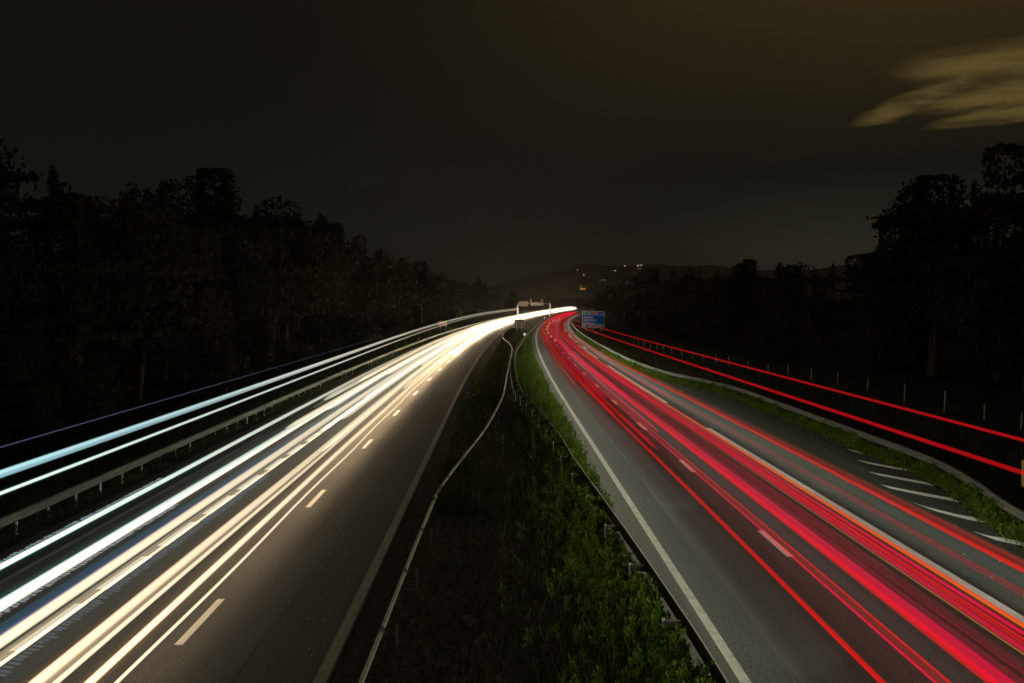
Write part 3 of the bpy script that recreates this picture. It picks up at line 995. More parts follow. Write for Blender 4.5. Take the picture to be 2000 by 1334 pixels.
W_, H_ = 5.55, 4.05
sign = empty('motorway_sign', (sx(1159), SY, 0.0), -0.06); tag(sign, 'large blue motorway destination sign on three posts beyond the right guardrail', 'road sign')
zb = 0.62
bm = bmesh.new(); box(bm, (0, 0, zb + H_ / 2), (W_, 0.08, H_), 0, 0.02); mesh_bm('panel', bm, M_WHITE, sign)
hd = 0.78; ft = 0.85
bm = bmesh.new(); box(bm, (0, -0.045, zb + ft + 0.05 + (H_ - hd - ft - 0.1) / 2), (W_ - 0.22, 0.012, H_ - hd - ft - 0.16)); mesh_bm('blue_field', bm, M_BLUE, sign)
bm = bmesh.new(); box(bm, (0.0, -0.045, zb + H_ - hd / 2 - 0.06), (W_ - 0.22, 0.012, hd - 0.1)); mesh_bm('header_field', bm, M_BLUE, sign)
bm = bmesh.new(); box(bm, (0.0, -0.045, zb + ft / 2 + 0.02), (W_ - 0.22, 0.012, ft - 0.12)); mesh_bm('footer_field', bm, mat_plain('sign_teal', (0.005, 0.11, 0.33), 0.9, 0.05, 0, 0.05), sign)
bm = bmesh.new(); box(bm, (-1.55, -0.056, zb + H_ - hd / 2 - 0.06), (2.25, 0.012, hd - 0.22)); mesh_bm('route_box', bm, M_GREEN, sign)
bm = bmesh.new(); box(bm, (0.42, -0.056, zb + H_ - hd / 2 - 0.06), (1.35, 0.012, hd - 0.22)); mesh_bm('route_box', bm, M_RED, sign)
fz = -0.075
text('E15', (-2.5, fz, zb + H_ - 0.64), 0.5, M_WHITE, sign)
text('E70', (-1.38, fz, zb + H_ - 0.64), 0.5, M_WHITE, sign)
text('A 432', (-0.16, fz, zb + H_ - 0.64), 0.5, M_WHITE, sign, width=1.15)
text('1', (2.15, fz, zb + H_ - 0.64), 0.5, M_WHITE, sign)
text('GENEVE', (-2.45, fz, zb + 2.38), 0.62, M_WHITE, sign, width=2.3)
text('GRENOBLE', (-2.45, fz, zb + 1.72), 0.62, M_WHITE, sign, width=3.1)
text('LYON est', (-2.45, fz, zb + 1.06), 0.60, M_WHITE, sign, width=2.6)
text('SAINT EXUPERY', (-1.55, fz, zb + 0.22), 0.56, M_WHITE, sign, italic=0.25, bold=0.014, width=4.05)
bm = bmesh.new()
box(bm, (-2.2, -0.056, zb + 0.41), (0.52, 0.012, 0.52), 0, 0.003)
mesh_bm('airport_symbol_box', bm, M_WHITE, sign)
bm = bmesh.new()
for (a, b, r) in (((-2.38, 0.25), (-2.02, 0.58), 0.035), ((-2.32, 0.50), (-2.12, 0.34), 0.025), ((-2.08, 0.30), (-2.18, 0.52), 0.02)):
    cyl(bm, (a[0], -0.07, zb + a[1]), (b[0], -0.07, zb + b[1]), r, r * 0.7, 5)
mesh_bm('aeroplane_symbol', bm, M_BLUE, sign)
for xx in (-1.75, 0.1, 1.9):
    bm = bmesh.new(); box(bm, (xx, 0.14, (zb + H_ * 0.9) / 2 - 0.3), (0.16, 0.18, zb + H_ * 0.9 + 0.6)); mesh_bm('post', bm, M_STEEL_POST, sign)
for zz in (1.3, 2.6, 3.9):
    bm = bmesh.new(); box(bm, (0, 0.05 + 0.03, zz), (W_ - 0.4, 0.05, 0.08)); mesh_bm('back_rail', bm, M_STEEL_DULL, sign)

# small pale rear-view sign in the median
y0 = 226.0
t = empty('median_sign', (sx(1014, y0), y0, 0), 0.03); tag(t, 'grey back of a square sign on two legs in the median', 'road sign')
bm = bmesh.new(); box(bm, (0, 0, 1.85), (2.25, 0.05, 2.05), 0, 0.01); mesh_bm('panel', bm, M_SIGNBACK, t)
for xx in (-0.6, 0.6):
    bm = bmesh.new(); box(bm, (xx, -0.06, 1.3), (0.09, 0.06, 3.2)); mesh_bm('post', bm, M_STEEL_POST, t)
for zz in (1.25, 1.9, 2.5):
    bm = bmesh.new(); box(bm, (0, -0.04, zz), (2.05, 0.03, 0.06)); mesh_bm('stiffener', bm, M_STEEL_DULL, t)

# pale panel standing beyond the left rail
y0 = 222.0
t = empty('pale_panel_sign', (sx(864, y0), y0, 0), 0.1); tag(t, 'small pinkish panel standing behind the left guardrail', 'road sign')
bm = bmesh.new(); box(bm, (0.15, 0, 1.95), (1.9, 0.05, 1.15), 0, 0.01); mesh_bm('panel', bm, mat_plain('faded_panel', (0.36, 0.22, 0.18), 0.6, 0.3, 0, 0.15, 3.0), t)
bm = bmesh.new(); box(bm, (-1.02, 0.05, 1.9), (0.42, 0.05, 1.0), 0, 0.01); mesh_bm('side_panel', bm, mat_plain('dim_panel', (0.13, 0.08, 0.07), 0.6, 0.3, 0, 0.15, 3.0), t)
for xx in (-0.5, 0.8):
    bm = bmesh.new(); box(bm, (xx, 0.07, 1.1), (0.08, 0.06, 2.6)); mesh_bm('post', bm, M_STEEL_POST, t)

# gantry over the left carriageway
GY = 450.0
gz = elev(GY)
gx0, gx1 = sx(1010.5, GY), sx(1075, GY)
gr = empty('sign_gantry', ((gx0 + gx1) / 2, GY, gz), 0.02); tag(gr, 'steel portal gantry carrying overhead sign boxes across the left carriageway', 'gantry')
hw = (gx1 - gx0) / 2
top = sz(593, GY) - gz
for s in (-1, 1):
    bm = bmesh.new(); cyl(bm, (s * hw, 0, -0.5), (s * hw - s * 0.1, 0, top + (0.3 if s > 0 else -0.5)), 0.46, 0.34, 10); mesh_bm('post', bm, M_STEEL_POST, gr, True)
for zz in (top - 0.1, top + 0.25):
    bm = bmesh.new(); box(bm, (0, 0, zz), (2 * hw, 0.14, 0.13)); mesh_bm('beam', bm, M_GANTRY, gr)
bm = bmesh.new()
for k in range(12):
    a = -hw + 2 * hw * k / 12; b = a + 2 * hw / 12
    za, zb2 = (top - 0.1, top + 0.25) if k % 2 else (top + 0.25, top - 0.1)
    cyl(bm, (a, 0, za), (b, 0, zb2), 0.05, 0.05, 4)
mesh_bm('lattice', bm, M_GANTRY, gr)
cxp = (gx0 + gx1) / 2
def gp(px): return sx(px, GY) - cxp
bm = bmesh.new(); box(bm, ((gp(1013) + gp(1031)) / 2, -0.3, top + 0.0), (gp(1031) - gp(1013), 0.2, 2.3), 0, 0.03); mesh_bm('sign_box', bm, M_SIGNBACK, gr)
bm = bmesh.new(); box(bm, ((gp(1036) + gp(1062)) / 2, -0.4, top - 0.15), (gp(1062) - gp(1036), 0.6, 1.5), 0, 0.05); mesh_bm('message_board', bm, M_SIGNBACK, gr)
for k in range(7):
    bm = bmesh.new(); box(bm, (gp(1038.5 + k * 3.5), -0.73, top - 0.15), (0.16, 0.05, 1.4)); mesh_bm('rib', bm, M_STEEL_POST, gr)
for px in (1036.5, 1058.5):
    bm = bmesh.new(); box(bm, (gp(px), -0.3, top + 0.9), (0.75, 0.5, 1.8), 0, 0.05); box(bm, (gp(px), -0.3, top + 1.95), (1.0, 0.6, 0.45), 0, 0.05); mesh_bm('signal_head', bm, M_SIGNBACK, gr)
bm = bmesh.new(); box(bm, (gp(1047.5), -0.3, top + 0.85), (0.5, 0.3, 0.5), 0, 0.05); mesh_bm('camera_housing', bm, M_SIGNBACK, gr)

# ochre cabinet cut by the right edge of the frame
X, Y = unproj(2001, 984)
t = empty('roadside_cabinet', (X + 0.30, Y, 0), 0.05); tag(t, 'tall ochre yellow roadside post cabinet cut off by the right edge', 'cabinet')
bm = bmesh.new(); box(bm, (0, 0, 1.05), (0.70, 0.34, 0.95), 0, 0.015); mesh_bm('casing', bm, M_OCHRE, t)
bm = bmesh.new(); box(bm, (0.06, 0, 1.63), (0.62, 0.30, 0.2), 0, 0.015); mesh_bm('cap', bm, M_OCHRE, t)
bm = bmesh.new(); box(bm, (0.06, 0, 0.28), (0.5, 0.26, 0.58), 0, 0.01); mesh_bm('plinth', bm, M_STEEL_DULL, t)
for k in range(4):
    bm = bmesh.new(); box(bm, (-0.26 + k * 0.13, -0.18, 1.05), (0.035, 0.02, 0.85)); mesh_bm('rib', bm, M_OCHRE, t)

# small reflectors / marker posts in the median
for (px, py, lab) in ((1064, 626, 'small lit marker post at the far tip of the median'), (1024.5, 664, 'small lit reflector post halfway along the median right rail')):
    X, Y = unproj(px, py)
    t = empty('marker_post', (X, Y, elev(Y)), 0); tag(t, lab, 'marker post')
    bm = bmesh.new(); cyl(bm, (0, 0, -0.2), (0, 0, 0.85), 0.06, 0.055, 8); mesh_bm('post', bm, M_STEEL_POST, t)
    bm = bmesh.new(); cyl(bm, (0, -0.02, 0.85), (0, -0.02, 1.25), 0.16, 0.16, 10)
    mesh_bm('reflector', bm, mat_emit('reflector_glint', (1.0, 0.85, 0.6), 0.9), t)  # emission stands in for headlights thrown back by the reflector

# ------------------------------------------------------------------ distant lamps on the hill
M_LAMPW = mat_emit('far_lamp_white', (1.0, 0.93, 0.78), 1.2)
M_LAMPD = mat_emit('far_lamp_dim', (1.0, 0.95, 0.85), 0.35)
M_LAMPO = mat_emit('far_lamp_orange', (1.0, 0.62, 0.28), 1.6)
lamps = [(1127.5, 527.5, 1.0, M_LAMPW, 'white'), (1140, 537, 1.2, M_LAMPW, 'bright white'), (1171.5, 547.5, 0.9, M_LAMPD, 'dim'), (1177, 546, 1.0, M_LAMPD, 'pale'),
         (1182, 547, 1.0, M_LAMPD, 'faint'), (1196.5, 528.5, 0.8, M_LAMPD, 'faint'), (1201, 529, 1.1, M_LAMPW, 'white'), (1220, 519.5, 1.2, M_LAMPW, 'white'),
         (1245.5, 519, 1.35, M_LAMPO, 'orange'), (1252, 518.5, 1.0, M_LAMPW, 'white'), (1237.5, 532, 0.8, M_LAMPD, 'very faint'), (1224.5, 551, 1.0, M_LAMPD, 'pale')]
LAMP_LAB = ['leftmost lamp, highest on the left of the far hillside', 'bright lamp second from left, above the amber glow', 'dim lamp, left one of the row of three below',
            'pale lamp, middle one of the row of three below', 'faint lamp, right one of the row of three below', 'faint lamp close left of a brighter one mid hillside', 'white lamp mid hillside left of the highest ones',
            'white lamp alone near the top of the lights', 'brightest orange lamp, upper right of the hillside', 'white lamp touching the brightest orange one on its right',
            'very faint lamp just below the brightest orange one', 'pale lamp alone, lowest on the right of the hillside']


def hill_hit(px, py):
    """where the line of sight meets the hillside"""
    X1, Y1 = (px - 1000) / F_PX, (YH - py) / F_PX
    for k in range(1500, 3300, 8):
        x, y, z = X1 * k, k, CAM_H + Y1 * k
        if z < hill_z(x, y) + 5: return x, y, z
    return X1 * 2300, 2300, CAM_H + Y1 * 2300


for (px, py, r, m, w), lab in zip(lamps, LAMP_LAB):
    x, y, z = hill_hit(px, py)
    gzv = hill_z(x, y)
    t = empty('street_lamp', (x, y, gzv)); tag(t, lab, 'street lamp', 'street lamps scattered on the far hillside')
    hgt = max(4.0, z - gzv)
    bm = bmesh.new(); cyl(bm, (0, 0, -3), (0, 0, hgt), 0.12, 0.09, 6); mesh_bm('pole', bm, M_STEEL_POST, t)
    bm = bmesh.new(); bmesh.ops.create_icosphere(bm, subdivisions=2, radius=0.95 * r * y / 2200, matrix=Matrix.Translation((0, 0, hgt))); mesh_bm('lamp_head', bm, m, t)

# two amber-lit building fronts low on the hillside
def far_house(px, py, w, h, col, strength, lab):
    x, y, z = hill_hit(px, py)
    gzv = min(z - h / 2, hill_z(x, y)); 
    t = empty('lit_house', (x, y, gzv), 0.2); tag(t, lab, 'house')
    base = z - gzv - h / 2
    bm = bmesh.new(); box(bm, (0, 0, (base + h) / 2 - 1), (w, 7, base + h + 2)); mesh_bm('wall', bm, mat_plain('far_wall', (0.2, 0.17, 0.12)), t)
    bm = bmesh.new()
    vs = [bm.verts.new(v) for v in ((-w / 2 - .4, -4, base + h), (w / 2 + .4, -4, base + h), (w / 2 + .4, 4, base + h), (-w / 2 - .4, 4, base + h), (-w / 2 - .4, 0, base + h + 2.2), (w / 2 + .4, 0, base + h + 2.2))]
    for f in ((0, 1, 5, 4), (2, 3, 4, 5), (0, 4, 3), (1, 2, 5), (0, 3, 2, 1)): bm.faces.new([vs[i] for i in f])
    mesh_bm('roof', bm, mat_plain('far_roof', (0.12, 0.06, 0.04)), t)
    for k in range(3):
        bm = bmesh.new(); box(bm, (-w / 2 + w * (k + .5) / 3, -3.56, base + h * 0.5), (w * 0.26, 0.1, h * random.uniform(0.4, 0.75))); mesh_bm('window', bm, mat_emit('amber_window', col, strength * random.uniform(.7, 1.1)), t)


far_house(1136.5, 564.5, 11.0, 3.2, (1.0, 0.55, 0.12), 0.75, 'house with amber lit front below the leftmost hillside lamps')
far_house(1133.5, 559.5, 5.0, 3.0, (0.9, 0.6, 0.12), 0.28, 'dimmer amber lit gable just above the brighter lit house')
far_house(1186, 561.0, 10.0, 2.4, (0.6, 0.5, 0.15), 0.07, 'barely lit olive house front right of the amber house')

# ------------------------------------------------------------------ light trails
def tube(name, fd, fh, y0, y1, rw, rh, mat, parent=None, grow=0.010, seg=8, wob=0.03, ph=0.0, step=None, gcap=700.0):
    ysv = [y0]
    while ysv[-1] < y1:
        ysv.append(min(y1, ysv[-1] + 1.6 + 0.022 * ysv[-1]))
    V, UV = [], []
    n = len(ysv)
    for i, yv in enumerate(ysv):
        dd = fd(yv) + wob * math.sin(yv * 0.045 + ph) + wob * 0.4 * math.sin(yv * 0.19 + ph * 3); hh = fh(yv)
        g_ = 1.0 + grow * min(yv, gcap)
        cap = min(1.0, 0.05 + (y1 - yv) / max(1.0, 0.02 * y1)) * min(1.0, 0.05 + (yv - y0) / 0.5)
        cap = math.sqrt(max(0.02, min(1, cap)))
        for k in range(seg):
            a = 2 * math.pi * (k + 0.5) / seg
            V.append(at(dd + math.cos(a) * rw * g_ * cap, yv, hh + math.sin(a) * rh * g_ * cap))
            UV.append((math.cos(a) * rw, yv))
    Fc = []
    for i in range(n - 1):
        for k in range(seg):
            p = i * seg + k; q = i * seg + (k + 1) % seg
            Fc.append((p, q, q + seg, p + seg))
    o = mesh_np(name, V, Fc, mat, parent, True)
    uvl = o.data.uv_layers.new(name='run')
    idx = np.array(Fc).ravel()
    uvl.data.foreach_set('uv', (np.array(UV)[idx] + np.array([ph * 3.7, 0])).astype(np.float32).ravel())
    return o


c_ = lambda v: (lambda y: v)
CREAM = mat_trail('trail_cream', (1.0, 0.83, 0.57), 2.3, 0.8, 0.35, 26)
WHITE = mat_trail('trail_white', (0.85, 0.95, 0.82), 2.3, 0.8, 0.3, 26, far=((1.0, 0.80, 0.50), 30, 110))
ICE = mat_trail('trail_ice_blue', (0.32, 0.58, 0.66), 1.7, 0.7, 0.35, 30, far=((1.0, 0.92, 0.72), 14, 60))
TEAL = mat_trail('fringe_teal', (0.05, 0.42, 0.42), 0.35, 1.6, 0.0, sample=False)
ORANGE_F = mat_trail('fringe_orange', (0.75, 0.30, 0.05), 0.32, 1.6, 0.0, sample=False)
BLUE = mat_trail('trail_blue', (0.03, 0.20, 0.38), 0.40, 1.0, 0.5, 30, sample=False)
VIOLET = mat_trail('trail_violet', (0.30, 0.28, 0.75), 0.6, 1.0, sample=False)
BEIGE = mat_trail('trail_beige', (0.85, 0.66, 0.40), 0.85, 0.9, 0.8, 40)
RED = mat_trail('trail_red', (1.0, 0.004, 0.005), 1.0, 0.6, 0.5, 30, cover=0.45)
REDDIM = mat_trail('trail_red_dim', (0.85, 0.015, 0.012), 0.42, 0.8, 0.6, 30, sample=False, cover=0.25)
CRIM = mat_trail('trail_crimson', (0.92, 0.002, 0.055), 1.05, 0.5, 0.45, 22, cover=0.45)
CRIMDIM = mat_trail('trail_crimson_dim', (0.70, 0.004, 0.045), 0.34, 0.6, 0.9, 22, sample=False, cover=0.2)
REDT = mat_trail('trail_truck_red', (0.75, 0.008, 0.012), 0.75, 0.35, 0.15, 30, cover=0.5)
ORANGE = mat_trail('trail_orange', (1.0, 0.16, 0.01), 1.2, 0.7, cover=0.4)
AMBER = mat_trail('trail_amber', (1.0, 0.42, 0.05), 0.55, 0.8)
PINK = mat_trail('trail_pink', (1.0, 0.16, 0.14), 0.6, 0.8, 0.3, 30, cover=0.3)
GREY = mat_trail('trail_grey', (0.18, 0.20, 0.16), 0.16, 0.5, 1.0, 20, sample=False)
REDTHIN = mat_trail('trail_thin_red', (0.35, 0.05, 0.03), 0.5, 0.8, sample=False)


def trail(name, label, group, mat, d, h, y0, y1, rw, rh=None, fringe=None, extra=(), grow=0.010, wob=0.03, ph=None):
    rh = rh or rw
    ph = random.uniform(0, 6) if ph is None else ph
    fd = d if callable(d) else c_(d); fh = h if callable(h) else c_(h)
    o = tube(name, fd, fh, y0, y1, rw, rh, mat, None, grow, 8, wob, ph)
    tag(o, label, 'light trail', group)
    if fringe:
        tube('fringe', fd, fh, y0, y1, rw * 1.9, rh * 1.9, fringe, o, grow, 8, wob, ph)
    for k, (m2, dd, dh, r2) in enumerate(extra):
        tube('strand', (lambda q, s=dd: fd(q) + s), (lambda q, s=dh: fh(q) + s), y0, y1, r2, r2, m2, o, grow, 6, wob, ph)
    return o


GW, GR_ = 'white headlight trails on the left carriageway', 'red tail light trails on the right carriageway'
HL, TL = 'headlight_trail', 'taillight_trail'
END = 715.0
tA = trail(HL, 'lone cool white streak with teal fringe nearest the left guardrail', GW, WHITE, -16.55, 0.65, 6, 690, 0.062, fringe=TEAL)
tB = trail(HL, 'thick white streak with serrated lower edge, second from the left guardrail', GW, WHITE, -15.0, 0.65, 6, 700, 0.105, 0.085, fringe=TEAL, extra=((CREAM, 0.10, -0.03, 0.05),))
trail(HL, 'thin blue streak with a violet edge left of the middle cream streaks', GW, BLUE, -14.28, 0.65, 6, 120, 0.10, 0.05, extra=((VIOLET, 0.13, -0.03, 0.022),))
tD = trail(HL, 'cream streak directly right of the thin blue one', GW, CREAM, -13.85, 0.66, 6, 705, 0.10, 0.09, fringe=None)
tE = trail(HL, 'beige translucent streak with flicker marks over the short lane dashes', GW, BEIGE, -13.42, 0.62, 6, 300, 0.135, 0.08, extra=((CREAM, 0.10, -0.02, 0.03),))
trail(HL, 'broad cream streak with an orange left edge, left of the long lane dashes', GW, CREAM, -12.28, 0.66, 6, 712, 0.09, 0.07, fringe=ORANGE_F, extra=((BEIGE, 0.14, -0.02, 0.06), (CREAM, 0.30, -0.03, 0.045)))
trail(HL, 'warm streak with orange edge, second from the right of the white group', GW, CREAM, -11.34, 0.66, 6, 708, 0.068, 0.06, fringe=ORANGE_F)
trail(HL, 'thin warm streak closest to the long lane dashes, rightmost of the white group', GW, CREAM, lambda q: -10.93 + 0.03 * math.sin(q * 0.35), 0.62, 6, 700, 0.030, wob=0.01)
trail('truck_light_trail', 'highest thick pale blue streak running above the left guardrail', GW, ICE, lambda q: interp([(6, -13.25), (40, -13.3), (120, -13.9), (320, -15)], q), 4.0, 6, 410, 0.066, 0.066, fringe=None, extra=((mat_trail('trail_pale', (0.55, 0.72, 0.72), 0.9, 0.8), 0.0, 0.03, 0.030),), wob=0.01, grow=0.008)
trail('truck_light_trail', 'thin white streak just below the highest pale blue one', GW, WHITE, lambda q: interp([(6, -13.35), (40, -13.4), (120, -13.9), (320, -15)], q), 3.62, 6, 405, 0.028, fringe=TEAL, wob=0.01, grow=0.012)
trail('truck_light_trail', 'hair-thin violet blue streak in front of the left trees', GW, mat_trail('trail_hair', (0.20, 0.25, 0.45), 0.45, 0.8, sample=False), lambda q: -13.4, 4.42, 6, 70, 0.013, wob=0.01, grow=0.004)
trail('reflection_trail', 'hair-thin dull red streak right of the thick serrated white streak', GW, REDTHIN, -14.72, 0.6, 6, 60, 0.012, grow=0.004)
# the rest of the far traffic, which fills the bend with light
far = [(-16.1, 0.7, 75, 690, 0.05, WHITE), (-15.5, 0.8, 60, 700, 0.07, WHITE), (-15.3, 0.6, 48, 640, 0.05, CREAM), (-14.6, 0.75, 55, 700, 0.07, WHITE), (-14.1, 0.9, 80, 712, 0.08, CREAM),
       (-13.6, 0.65, 60, 700, 0.07, CREAM), (-13.1, 0.7, 45, 690, 0.045, WHITE), (-12.8, 0.8, 50, 715, 0.06, CREAM), (-12.5, 0.95, 90, 700, 0.08, CREAM), (-11.9, 0.7, 40, 705, 0.05, CREAM), (-11.6, 0.6, 70, 715, 0.06, CREAM),
       (-11.0, 0.8, 120, 700, 0.06, CREAM), (-10.5, 0.7, 150, 712, 0.06, CREAM), (-9.9, 0.7, 190, 705, 0.06, CREAM), (-9.2, 0.7, 230, 700, 0.06, CREAM), (-12.2, 1.25, 160, 712, 0.09, CREAM), (-14.2, 1.3, 200, 712, 0.09, CREAM), (-10.6, 1.2, 230, 712, 0.08, CREAM)]
for k, (d, h, a, b, r, m) in enumerate(far):
    trail(HL, 'merged cream-white streak inside the dense glowing band toward the bend', 'merged headlight streaks toward the bend', m, (lambda q, d=d, a=a: d + 0.25 * math.sin(q * 0.012 + d * 5)), h, a, b, r, grow=0.017)


HALO = mat_trail('headlight_bloom', (1.0, 0.60, 0.22), 0.05, 2.2, 0.0, sample=False)  # glow tubes added to imitate light scattered round the far trails
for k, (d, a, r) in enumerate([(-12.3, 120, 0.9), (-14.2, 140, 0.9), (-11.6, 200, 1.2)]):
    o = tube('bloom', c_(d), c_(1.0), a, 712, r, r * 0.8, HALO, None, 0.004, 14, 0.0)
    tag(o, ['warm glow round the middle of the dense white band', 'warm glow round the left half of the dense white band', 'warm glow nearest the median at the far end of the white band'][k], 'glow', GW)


def flicker(parent, d, h, side, n, y0, gap, L, mat):
    """rows of short flicker marks along a streak's edge"""
    bm = bmesh.new()
    for k in range(n):
        yv = y0 + k * gap
        Lk = L * random.uniform(0.5, 1.1); p = at(d + side * (Lk / 2), yv + random.uniform(-.2, .2) * gap, h)
        box(bm, p, (Lk, gap * 0.38, 0.012), -0.35 * side)
    o = mesh_bm('flicker_marks', bm, mat, parent); o['kind'] = 'stuff'


FLK = mat_trail('flicker_pale', (0.55, 0.68, 0.72), 0.55, 0.4, sample=False)
flicker(tB, -14.89, 0.57, 1, 120, 11, 0.16, 0.16, FLK)
flicker(tA, -16.62, 0.70, -1, 110, 12, 0.20, 0.14, FLK)
flicker(tE, -13.30, 0.56, 1, 150, 10, 0.17, 0.26, mat_trail('flicker_blue', (0.30, 0.42, 0.55), 0.22, 0.4, sample=False))

# right-hand side
trail(TL, 'leftmost narrow red streak nearest the median on the right carriageway', GR_, RED, lambda q: interp([(6, 1.72), (40, 1.7), (110, 1.45), (300, 1.8)], q), 0.8, 6, 520, 0.040, extra=((REDDIM, 0.05, 0.01, 0.020),), grow=0.010, wob=0.02)
trail(TL, 'wide see-through red band over the white lane dashes', GR_, REDDIM, 2.68, 0.8, 6, 520, 0.13, 0.04, extra=((RED, 0.12, 0.0, 0.016), (CRIM, -0.12, 0.0, 0.022)), grow=0.006)
trail(TL, 'widest crimson band down the middle of the right carriageway', GR_, CRIM, 3.72, 0.78, 6, 520, 0.17, 0.05, extra=((RED, -0.17, 0.0, 0.075), (VIOLET if False else CRIMDIM, 0.24, 0.02, 0.10)), grow=0.006)
trail(TL, 'thin amber yellow line between the crimson bands', GR_, AMBER, 4.62, 0.85, 6, 240, 0.012, grow=0.012, wob=0.02)
trail(TL, 'faint dark red band just left of the thin amber line', GR_, CRIMDIM, 4.45, 0.75, 6, 420, 0.16, 0.03, grow=0.004)
trail(TL, 'crimson streak directly right of the thin amber line', GR_, CRIM, 4.88, 0.8, 6, 520, 0.045, grow=0.010, extra=((RED, 0.12, 0.02, 0.02),))
trail(TL, 'crimson band with fine lines, second left of the shoulder line', GR_, CRIMDIM, 5.18, 0.8, 6, 520, 0.17, 0.04, grow=0.006, extra=((CRIM, 0.05, 0.02, 0.03), (RED, -0.12, 0.02, 0.02)))
trail(TL, 'orange-red streak pressed against the left edge of the white shoulder line', GR_, ORANGE, 5.50, 0.8, 6, 520, 0.030, grow=0.010, wob=0.01, extra=((RED, 0.07, 0.0, 0.025),))
trail(TL, 'faint brownish red streak just right of the white shoulder line', GR_, CRIMDIM, 6.5, 0.85, 6, 300, 0.12, 0.05, grow=0.004)
trail('truck_side_trail', 'grey-green finely striped band between shoulder line and outer red streak', GR_, GREY, 7.35, 0.75, 6, 260, 0.34, 0.08, grow=0.003)
trail(TL, 'outermost bright red streak with a paler twin above it, beside the lay-by', GR_, RED, lambda q: interp([(6, 7.0), (60, 7.0), (120, 6.6), (300, 6.4)], q), 1.1, 6, 500, 0.050, extra=((REDDIM, 0.12, 0.10, 0.07),), grow=0.010, wob=0.015)
trail('truck_light_trail', 'upper of two high red streaks passing over the right guardrail', 'high truck tail light streaks', REDT, lambda q: interp([(6, 6.1), (90, 6.0), (300, 5.7)], q), 4.2, 6, 420, 0.030, grow=0.008, wob=0.01)
trail('truck_light_trail', 'lower of two high red streaks passing over the right guardrail', 'high truck tail light streaks', REDT, lambda q: interp([(6, 4.05), (90, 4.1), (300, 4.0)], q), 4.2, 6, 420, 0.036, grow=0.008, wob=0.01)
farr = [(1.2, 0.7, 70, RED, .05), (1.5, 0.9, 50, RED, .07), (2.0, 0.75, 40, RED, .06), (2.4, 0.9, 60, CRIM, .06), (3.0, 0.8, 45, CRIM, .05), (3.4, 0.9, 60, CRIM, .06), (4.1, .8, 70, CRIM, .05), (4.5, .85, 50, PINK, .018),
        (4.9, .7, 60, CRIM, .05), (5.3, .9, 80, PINK, .02), (5.7, .8, 70, RED, .05), (6.2, .9, 60, RED, .035), (1.8, 1.1, 150, RED, .08), (2.8, 1.0, 180, RED, .08), (0.9, .8, 160, RED, .07), (6.9, .9, 140, RED, .05)]
for k, (d, h, a, m, r) in enumerate(farr):
    trail(TL, 'merged red streak inside the dense red band toward the bend', 'merged tail light streaks toward the bend', m, (lambda q, d=d: d + 0.22 * math.sin(q * 0.016 + d * 4)), h, a, 525, r, grow=0.008)

# blinking indicators of cars changing lanes on the bend
IND = mat_trail('indicator_flash', (1.0, 0.62, 0.36), 1.6, 0.7)
t = empty('indicator_trail', (0, 0, 0)); tag(t, 'string of cream indicator flashes on the red lanes at the bend', 'light trail')
for k, (yv, L, dd) in enumerate([(150, 7, 3.0), (166, 8, 2.7), (184, 9, 2.5), (206, 12, 2.4), (232, 14, 2.5), (262, 18, 2.8), (300, 24, 3.4), (300, 20, 4.6), (345, 20, 4.4)]):
    tube('flash', c_(dd), c_(0.85), yv, yv + L, 0.15, 0.12, IND, t, 0.008, 6, 0.0)
t = empty('indicator_trail', (0, 0, 0)); tag(t, 'short cream indicator flashes beside the shoulder line past the lay-by', 'light trail')
for k, (yv, L, dd) in enumerate([(124, 8, 6.2), (142, 9, 6.1), (164, 10, 6.0), (196, 12, 5.9)]):
    tube('flash', c_(dd), c_(0.85), yv, yv + L, 0.08, 0.07, IND, t, 0.008, 6, 0.0)
t = empty('indicator_trail', (0, 0, 0)); tag(t, 'single pale flash on the lower high red streak right of the blue sign', 'light trail')
tube('flash', c_(4.15), c_(4.2), 86, 88.5, 0.07, 0.07, IND, t, 0.006, 6, 0.0)

# ------------------------------------------------------------------ lamps added along the lanes, standing in for the passing cars' headlights
def headlamp(d, y, h, back, energy, col, size, tilt=0.10):
    L = bpy.data.lights.new('car_headlamp', 'SPOT'); L.energy = energy; L.color = col
    L.spot_size = math.radians(size); L.spot_blend = 1.0; L.shadow_soft_size = 0.0; L.specular_factor = 0.35
    o = bpy.data.objects.new('car_headlamp', L); C.objects.link(o)
    o.location = at(d, y, h)
    a = heading(y)
    v = Vector((math.sin(a), math.cos(a), -tilt)) * (-1 if back else 1)
    v.z = -tilt
    o.rotation_euler = v.to_track_quat('-Z', 'Y').to_euler()


def lit_stretch(d, y0, y1, h, watt_m, col, w=1.2, roll=0.0):
    """the light the dipped lamps of the passing cars laid on one stretch of their lane over the exposure"""
    L = bpy.data.lights.new('lane_fill', 'AREA'); L.shape = 'RECTANGLE'; L.size = w
    a, b = at(d, y0, h), at(d, y1, h)
    L.size_y = (b - a).length; L.energy = watt_m * (y1 - y0); L.color = col; L.specular_factor = 0.25
    o = bpy.data.objects.new('lane_fill', L); C.objects.link(o)
    o.location = (a + b) / 2
    dv = (b - a).normalized(); xa = dv.cross(Vector((0, 0, 1))).normalized()      # local -Z looks down, local Y runs along the lane
    xa = (Matrix.Rotation(roll, 3, dv) @ xa).normalized(); za = xa.cross(dv)
    o.rotation_euler = Matrix((xa, dv, za)).transposed().to_euler()


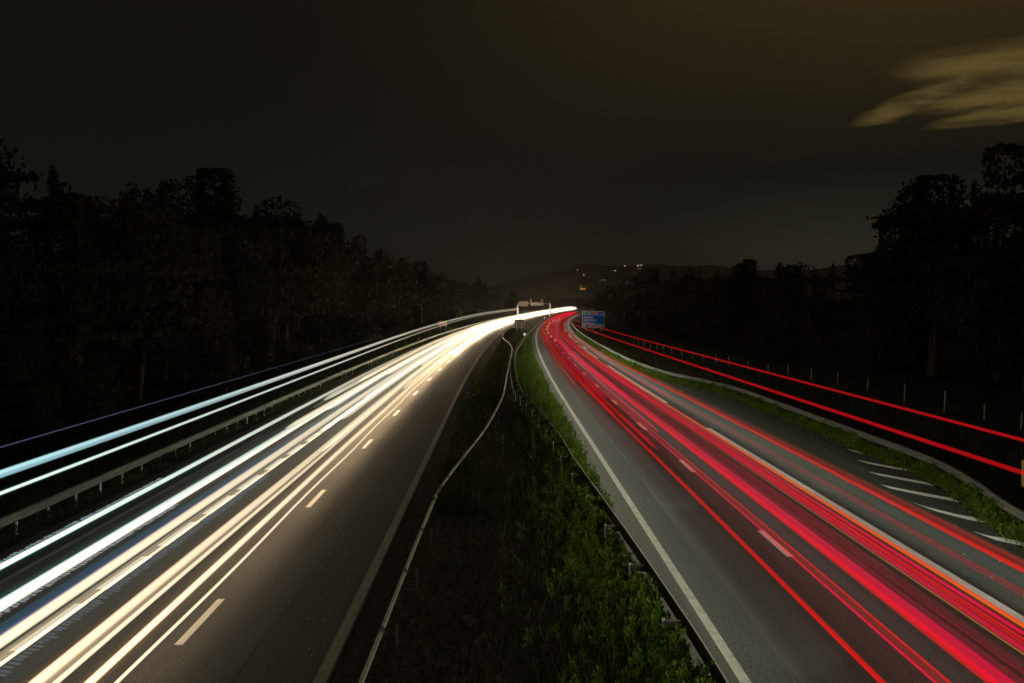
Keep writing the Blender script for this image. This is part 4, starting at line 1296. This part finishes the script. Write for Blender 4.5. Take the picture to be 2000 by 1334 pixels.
y = 6.0
while y < 600:
    L_ = 5.0 + 0.10 * y
    k = min(1.0, 0.09 + max(0.0, y + L_ / 2 - 20) / 120.0)       # fill strips weaken towards the camera
    g_ = (1 + min(y, 160) / 110)
    lit_stretch(-11.8, y, y + L_, 0.75, 30 * k * g_, (1.0, 0.68, 0.38), 1.6)
    lit_stretch(-15.2, y, y + L_, 0.75, 6 * k * g_, (0.92, 0.92, 0.80), 1.6)
    y += L_
y = -8.0
while y < 500:
    L_ = 9.0 + 0.12 * max(y, 0)
    f = 1.0 if y < 120 else 0.6
    lit_stretch(1.4, y, y + L_, 1.4, 4.0 * f, (0.90, 1.0, 0.80))
    lit_stretch(0.2, y, y + L_, 1.5, 6.0 * f, (1.0, 1.0, 0.70), 0.6, math.radians(66))  # added strip, rolled sideways to brighten the median plants
    lit_stretch(4.6, y, y + L_, 0.9, 3.6 * f, (0.88, 1.0, 0.84))
    lit_stretch(7.9, y, y + L_, 1.6, 4.5 * f, (0.92, 1.0, 0.80))
    lit_stretch(8.2, y, y + L_, 1.45, 6.5 * f, (0.92, 1.0, 0.76), 0.8, math.radians(-58))  # added strip, rolled outward to brighten the lay-by and verge
    y += L_
# a few single lamps: what strikes the rails, plants and signs from the side
for y in (140, 200, 270, 360):
    headlamp(-12.0, y, 0.8, True, 250 + 5 * y, (1.0, 0.80, 0.55), 56, 0.03)
for y in (-6, 4, 16, 30, 48, 70, 100, 135, 175, 215):
    headlamp(1.4, y, 1.0, False, 260, (0.92, 1.0, 0.80), 70, 0.03)
    headlamp(7.6, y + 3, 1.0, False, 260, (0.92, 1.0, 0.80), 70, 0.03)

# ------------------------------------------------------------------ haze
bm = bmesh.new(); box(bm, (0, 1750, 118), (9000, 4000, 248))
hz = mesh_bm('haze', bm, None)
mt = bpy.data.materials.new('haze_air'); mt.use_nodes = True
T = NT(mt.node_tree); T.n.clear()
v = T.add('ShaderNodeVolumePrincipled'); v.inputs['Color'].default_value = (0.95, 0.93, 0.86, 1)
v.inputs['Density'].default_value = 0.00007; v.inputs['Anisotropy'].default_value = 0.3
o_ = T.add('ShaderNodeOutputMaterial'); T.l.new(v.outputs[0], o_.inputs['Volume'])
hz.data.materials.append(mt)
tag(hz, 'thin night haze in the valley', None, None, 'stuff')
